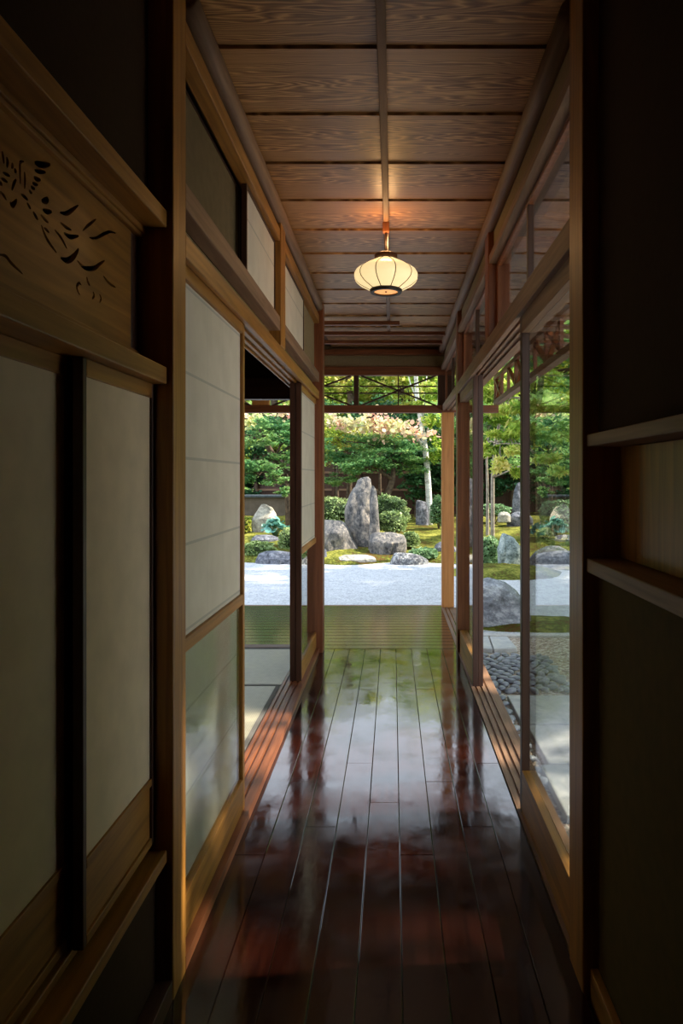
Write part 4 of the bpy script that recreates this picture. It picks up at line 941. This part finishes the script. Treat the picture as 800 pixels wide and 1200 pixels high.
# large background crowns
G2 = 'trees filling the back of the garden'
for i, (x, Y, mat, yc, n, lab, hw) in enumerate((
    (200, 24, LF_MAPLE, 430, 5200, 'broad green tree at the back, far left', 90), (320, 25.5, LF_LIGHT, 440, 6500, 'light green tree behind the left opening', 80),
    (410, 25, LF_YEL, 445, 6500, 'yellowing tree behind the lattice transom, left half', 60), (470, 27, LF_LIGHT, 450, 7000, 'pale green tree behind the lattice transom, right half', 60),
    (530, 25, LF_LIGHT, 440, 6500, 'light green tree behind the orange cedar post', 60), (610, 26, LF_LIGHT, 430, 6500, 'light green tree far behind the right opening', 70), (700, 24, LF_MAPLE, 430, 5200, 'green tree at the back, far right', 90), (800, 24, LF_MAPLE, 430, 4200, 'green tree at the very right of the garden', 90))):
    pads = []
    for j in range(14):
        pads.append(pd(x+random.uniform(-1, 1)*hw, yc+random.uniform(-75, 90), Y+random.uniform(-1, 1.5), 38, 16, n//9))
    tree('broadleaf_tree', gb(x, Y), [px(x, 560, Y), px(x+4, 500, Y), px(x-3, 430, Y), px(x, 370, Y)], .2, pads, mat, .19, lab, shape='kite', tilt=.6, group=G2)
G3 = 'dark evergreens along the back fence'
for i, (x, Y, lab) in enumerate(((395, 21.6, 'dark evergreen shrub left of the tallest rock, at the fence'), (445, 21.9, 'dark evergreen shrub at the fence behind the tallest rock'), (488, 21, 'dark evergreen mass left of the birch trunk'), (520, 21, 'dark evergreen mass behind the cedar post'),
        (300, 22.3, 'dark evergreen behind the garden wall in the left opening'), (345, 22.6, 'dark evergreen behind the garden wall, right part'), (250, 22.5, 'dark evergreen behind the garden wall, far left'), (555, 22.2, 'dark evergreen behind the far glass doors'),
        (600, 22, 'dark evergreen at the back of the right opening'), (650, 22, 'dark evergreen behind the near glass door'), (710, 22, 'dark evergreen at the back, right'), (180, 22.5, 'dark evergreen at the back, leftmost'))):
    hi = i in (0, 1)
    pads = [pd(x+random.uniform(-22, 22), yv+random.uniform(-5, 5)-(12 if hi else 0), Y+random.uniform(-.4, .4), 24, 14, 620) for yv in ((548, 530, 512, 500, 490) if hi else (578, 566, 552, 540, 525, 510, 495))]
    tree('evergreen_shrub', gb(x, Y), [px(x, 570, Y), px(x, 530, Y)], .08, pads, LF_DEEP, .12, lab, 'shrub', shape='kite', tilt=.8, group=G3)
# unseen trees added east of the house to dapple sun and shade gravel
G4 = 'unseen trees added east of the house for shade'
for i, (x, y, nl, lab) in enumerate(((4.9, 2.4, 330, 'sparse tree added out of view to dapple the sun, beside the paving'), (5.2, 6.9, 680, 'tall tree added out of view for shade, near the curb'), (6.2, 9.4, 680, 'tall tree added out of view for shade, at the east edge of the gravel'),
        (5.8, 12.0, 400, 'tall tree added out of view for shade, where the gravel meets the bank'), (8.6, 8.0, 600, 'tall tree added out of view for shade, further east behind the curb'), (8.8, 11.0, 560, 'tall tree added out of view for shade, further east beyond the gravel'))):
    pads = [((x+random.uniform(-1.9, 1.9), y+random.uniform(-1.9, 1.9), random.uniform(1.4, 8.0)), 1.3, 1.3, .6, nl) for j in range(17)]
    tree('added_shade_tree', (x, y, GZ), [(x+.1, y, 2), (x-.1, y+.1, 5), (x, y, 7.5)], .16, pads, (LF_MAPLE, LF_LIGHT)[i % 2], .22, lab, shape='kite', tilt=.7, group=G4)
# wooded hill beyond the garden
hx = np.linspace(-50, 60, 120); hy = np.linspace(31, 60, 40)
m = MB(); m.v = [(float(x), float(y), -1+ (float(y)-31)*.62+1.6*noise.noise(Vector((x*.3, y*.3, 0)))+.8*noise.noise(Vector((x*1.1, y*1.1, 5)))) for y in hy for x in hx]
m.f = [(j*120+i, j*120+i+1, (j+1)*120+i+1, (j+1)*120+i) for j in range(39) for i in range(119)]
HILL = make_moss('wooded_hillside', ((.03, .06, .015), (.07, .14, .03), (.17, .26, .06), (.32, .38, .12)))
struct(m.build('hills', HILL, smooth=True), 'wooded hillside rising behind the garden', 'hill')
# yellow-green tree near the right side
tree('compound_leaf_tree', gb(577, 14.5), [px(577, 560, 14.2), px(580, 520, 13.8), px(588, 480, 13.4), px(596, 440, 13)], .045,
     [pd(x, y, Y_, w_, h_, n_) for x, y, Y_, w_, h_, n_ in ((584, 546, 12.2, 13, 6, 130), (573, 527, 12.9, 16, 6, 160), (603, 528, 12.0, 17, 6, 190), (590, 508, 12.7, 22, 6, 260), (614, 500, 12.0, 24, 6, 260), (574, 490, 13.0, 22, 6, 260), (597, 480, 12.4, 26, 6, 300),
      (625, 474, 12.0, 28, 7, 300), (580, 463, 13.0, 28, 7, 300), (606, 452, 12.4, 34, 7, 340), (578, 440, 12.8, 28, 7, 260), (632, 446, 12.2, 36, 8, 340), (650, 480, 12.8, 34, 7, 300), (645, 510, 12.4, 28, 6, 240), (632, 538, 12.8, 24, 6, 180), (603, 552, 12.4, 12, 5, 90), (655, 550, 12.6, 20, 6, 140))],
     LF_LIGHT, .17, 'yellow-green tree with long drooping leaflets in the right opening', bark=PALEBARK, shape='long', tilt=1.0, dens=1.5, droop=1.0)
tree('maple_tree', gb(571, 16.5), [px(571, 570, 16.4), px(570, 540, 16.3), px(572, 505, 16.2)], .045,
     [pd(572, 500, 16, 20, 8, 500), pd(590, 485, 16, 26, 9, 700), pd(560, 480, 16, 26, 9, 600), pd(600, 515, 15.8, 22, 8, 500)], LF_MAPLE, .10, 'thin grey-trunked maple at the left edge of the right opening', bark=PALEBARK, shape='maple', tilt=.5, group=G)
tree('maple_tree', gb(645, 16), [px(645, 580, 16), px(648, 540, 16), px(642, 510, 16)], .06,
     [pd(645, 530, 15.8, 28, 9, 900), pd(630, 555, 15.6, 22, 8, 500), pd(660, 560, 15.6, 24, 9, 600), pd(650, 510, 16, 34, 9, 900), pd(680, 530, 16, 34, 12, 1000)], LF_MAPLE, .10, 'light maple behind the near glass door', shape='maple', tilt=.5, group=G)

# ---- clipped shrubs
def shrub(name, x, y, Y, wpx, hpx, lab, mat=LF_BUSH, n=1800, size=.07, base=None):
    c = px(x, y, Y); rx, rz = wpx*Y/800/2, hpx*Y/800/2; ry = rx*.85
    gz = bank_z(c.x, Y); c0 = Vector((c.x, Y, min(gz, c.z-rz)))
    t = empty(name, c0); tag(t, lab, 'shrub')
    m = MB()
    for j in range(5):
        a = j*1.256; m.tube([c0-Vector((0, 0, .05)), c0+Vector((.2*rx*math.cos(a), .2*ry*math.sin(a), rz*.5)), c+Vector((.5*rx*math.cos(a), .5*ry*math.sin(a), 0))], [.02, .014, .008], 5)
    m.build('stems', BARK, t)
    u = rng.normal(0, 1, (n, 3)); u /= np.linalg.norm(u, axis=1)[:, None]
    lump = np.array([1+.30*noise.noise(Vector(q)*2.2+Vector((x, 0, 0))) for q in u])
    r_ = (1-np.abs(rng.normal(0, .10, n)))*lump
    u[:, :2] *= np.where(u[:, 2] < 0, 1/np.maximum(.6, np.hypot(u[:, 0], u[:, 1])), 1)[:, None]; p_ = u*r_[:, None]*np.array([rx, ry, rz])+np.array(c); p_[:, 2] = np.maximum(p_[:, 2], gz-.02)
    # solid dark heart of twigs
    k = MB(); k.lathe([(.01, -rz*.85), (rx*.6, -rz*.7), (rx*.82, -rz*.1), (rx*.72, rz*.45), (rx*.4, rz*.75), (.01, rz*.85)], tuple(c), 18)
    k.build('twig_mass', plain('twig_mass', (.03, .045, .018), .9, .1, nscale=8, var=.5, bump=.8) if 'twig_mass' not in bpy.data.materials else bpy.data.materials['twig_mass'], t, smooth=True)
    leaves('foliage', p_, size, mat, t, 'kite', .9)
    return t
shrub('azalea_shrub', 388, 598, 16.3, 48, 32, 'rounded azalea left of the tallest rock')
shrub('azalea_shrub', 455, 598, 16.2, 46, 34, 'largest rounded azalea right of the tallest rock', n=2400)
shrub('azalea_shrub', 458, 611, 15.3, 36, 24, 'lighter azalea mound low in front of the largest azalea', n=1800)
shrub('azalea_shrub', 481, 632, 14.9, 20, 18, 'small light azalea beside the flat-topped boulder', n=900)
shrub('azalea_shrub', 514, 598, 17.6, 20, 32, 'bush right of the birch trunk', mat=LF_FERN, n=1400)
shrub('fern_clump', 497, 648, 14.1, 32, 10, 'blue-green ferny clump above the lichened rock', mat=LF_FERN, n=900, size=.09)
shrub('azalea_shrub', 302, 643, 14.4, 40, 17, 'low azalea cushion at the gravel edge, left opening', n=1600)
shrub('azalea_shrub', 338, 632, 14.8, 22, 26, 'azalea right of the teal plant, left opening', n=1300)
shrub('azalea_shrub', 286, 614, 16.5, 16, 18, 'yellowish bush left of the pale leaning stone', mat=LF_YEL, n=700)
shrub('azalea_shrub', 573, 646, 13.6, 26, 34, 'round bush left of the pale green-blue rock', n=1900, mat=LF_FERN)
shrub('azalea_shrub', 578, 597, 18.6, 38, 13, 'low clipped hedge behind the moss, right opening', n=1400, mat=LF_FERN)
shrub('azalea_shrub', 655, 600, 15.5, 44, 30, 'leafy bush behind the near glass door', n=1700, mat=LF_FERN)
shrub('azalea_shrub', 690, 622, 15, 50, 40, 'azalea behind the right foreground post', n=1500)
shrub('azalea_shrub', 230, 625, 15, 60, 40, 'azalea hidden behind the near left shoji', n=1500)
# hosta-like teal plants
def rosette(x, y, Y, r, n, lab):
    c = px(x, y, Y); c.z = min(c.z, bank_z(c.x, c.y)+.12); t = empty('hosta_plant', (c.x, c.y, bank_z(c.x, c.y))); tag(t, lab, 'plant')
    st_ = MB(); lf_pts = []
    for j in range(n):
        a = random.uniform(0, 6.28); q = r*random.uniform(.15, 1); e_ = c+Vector((q*math.cos(a), q*.7*math.sin(a), .30*r/.3*(1-q/r)*.8+random.uniform(-.02, .1)))
        st_.tube([Vector((c.x, c.y, t.location.z-.02)), (c+e_)/2+Vector((0, 0, .03)), e_], [.006, .005, .003], 4); lf_pts.append(e_)
    st_.build('stems', plain('green_stem', (.10, .18, .08), .7), t); leaves('foliage', lf_pts, .15, LF_TEAL, t, 'round', .6)
rosette(322, 617, 15.9, .34, 90, 'teal broad-leaved plant beside the pale leaning stone')
rosette(631, 618, 15.5, .18, 30, 'small teal plant on the bank behind the near glass door')
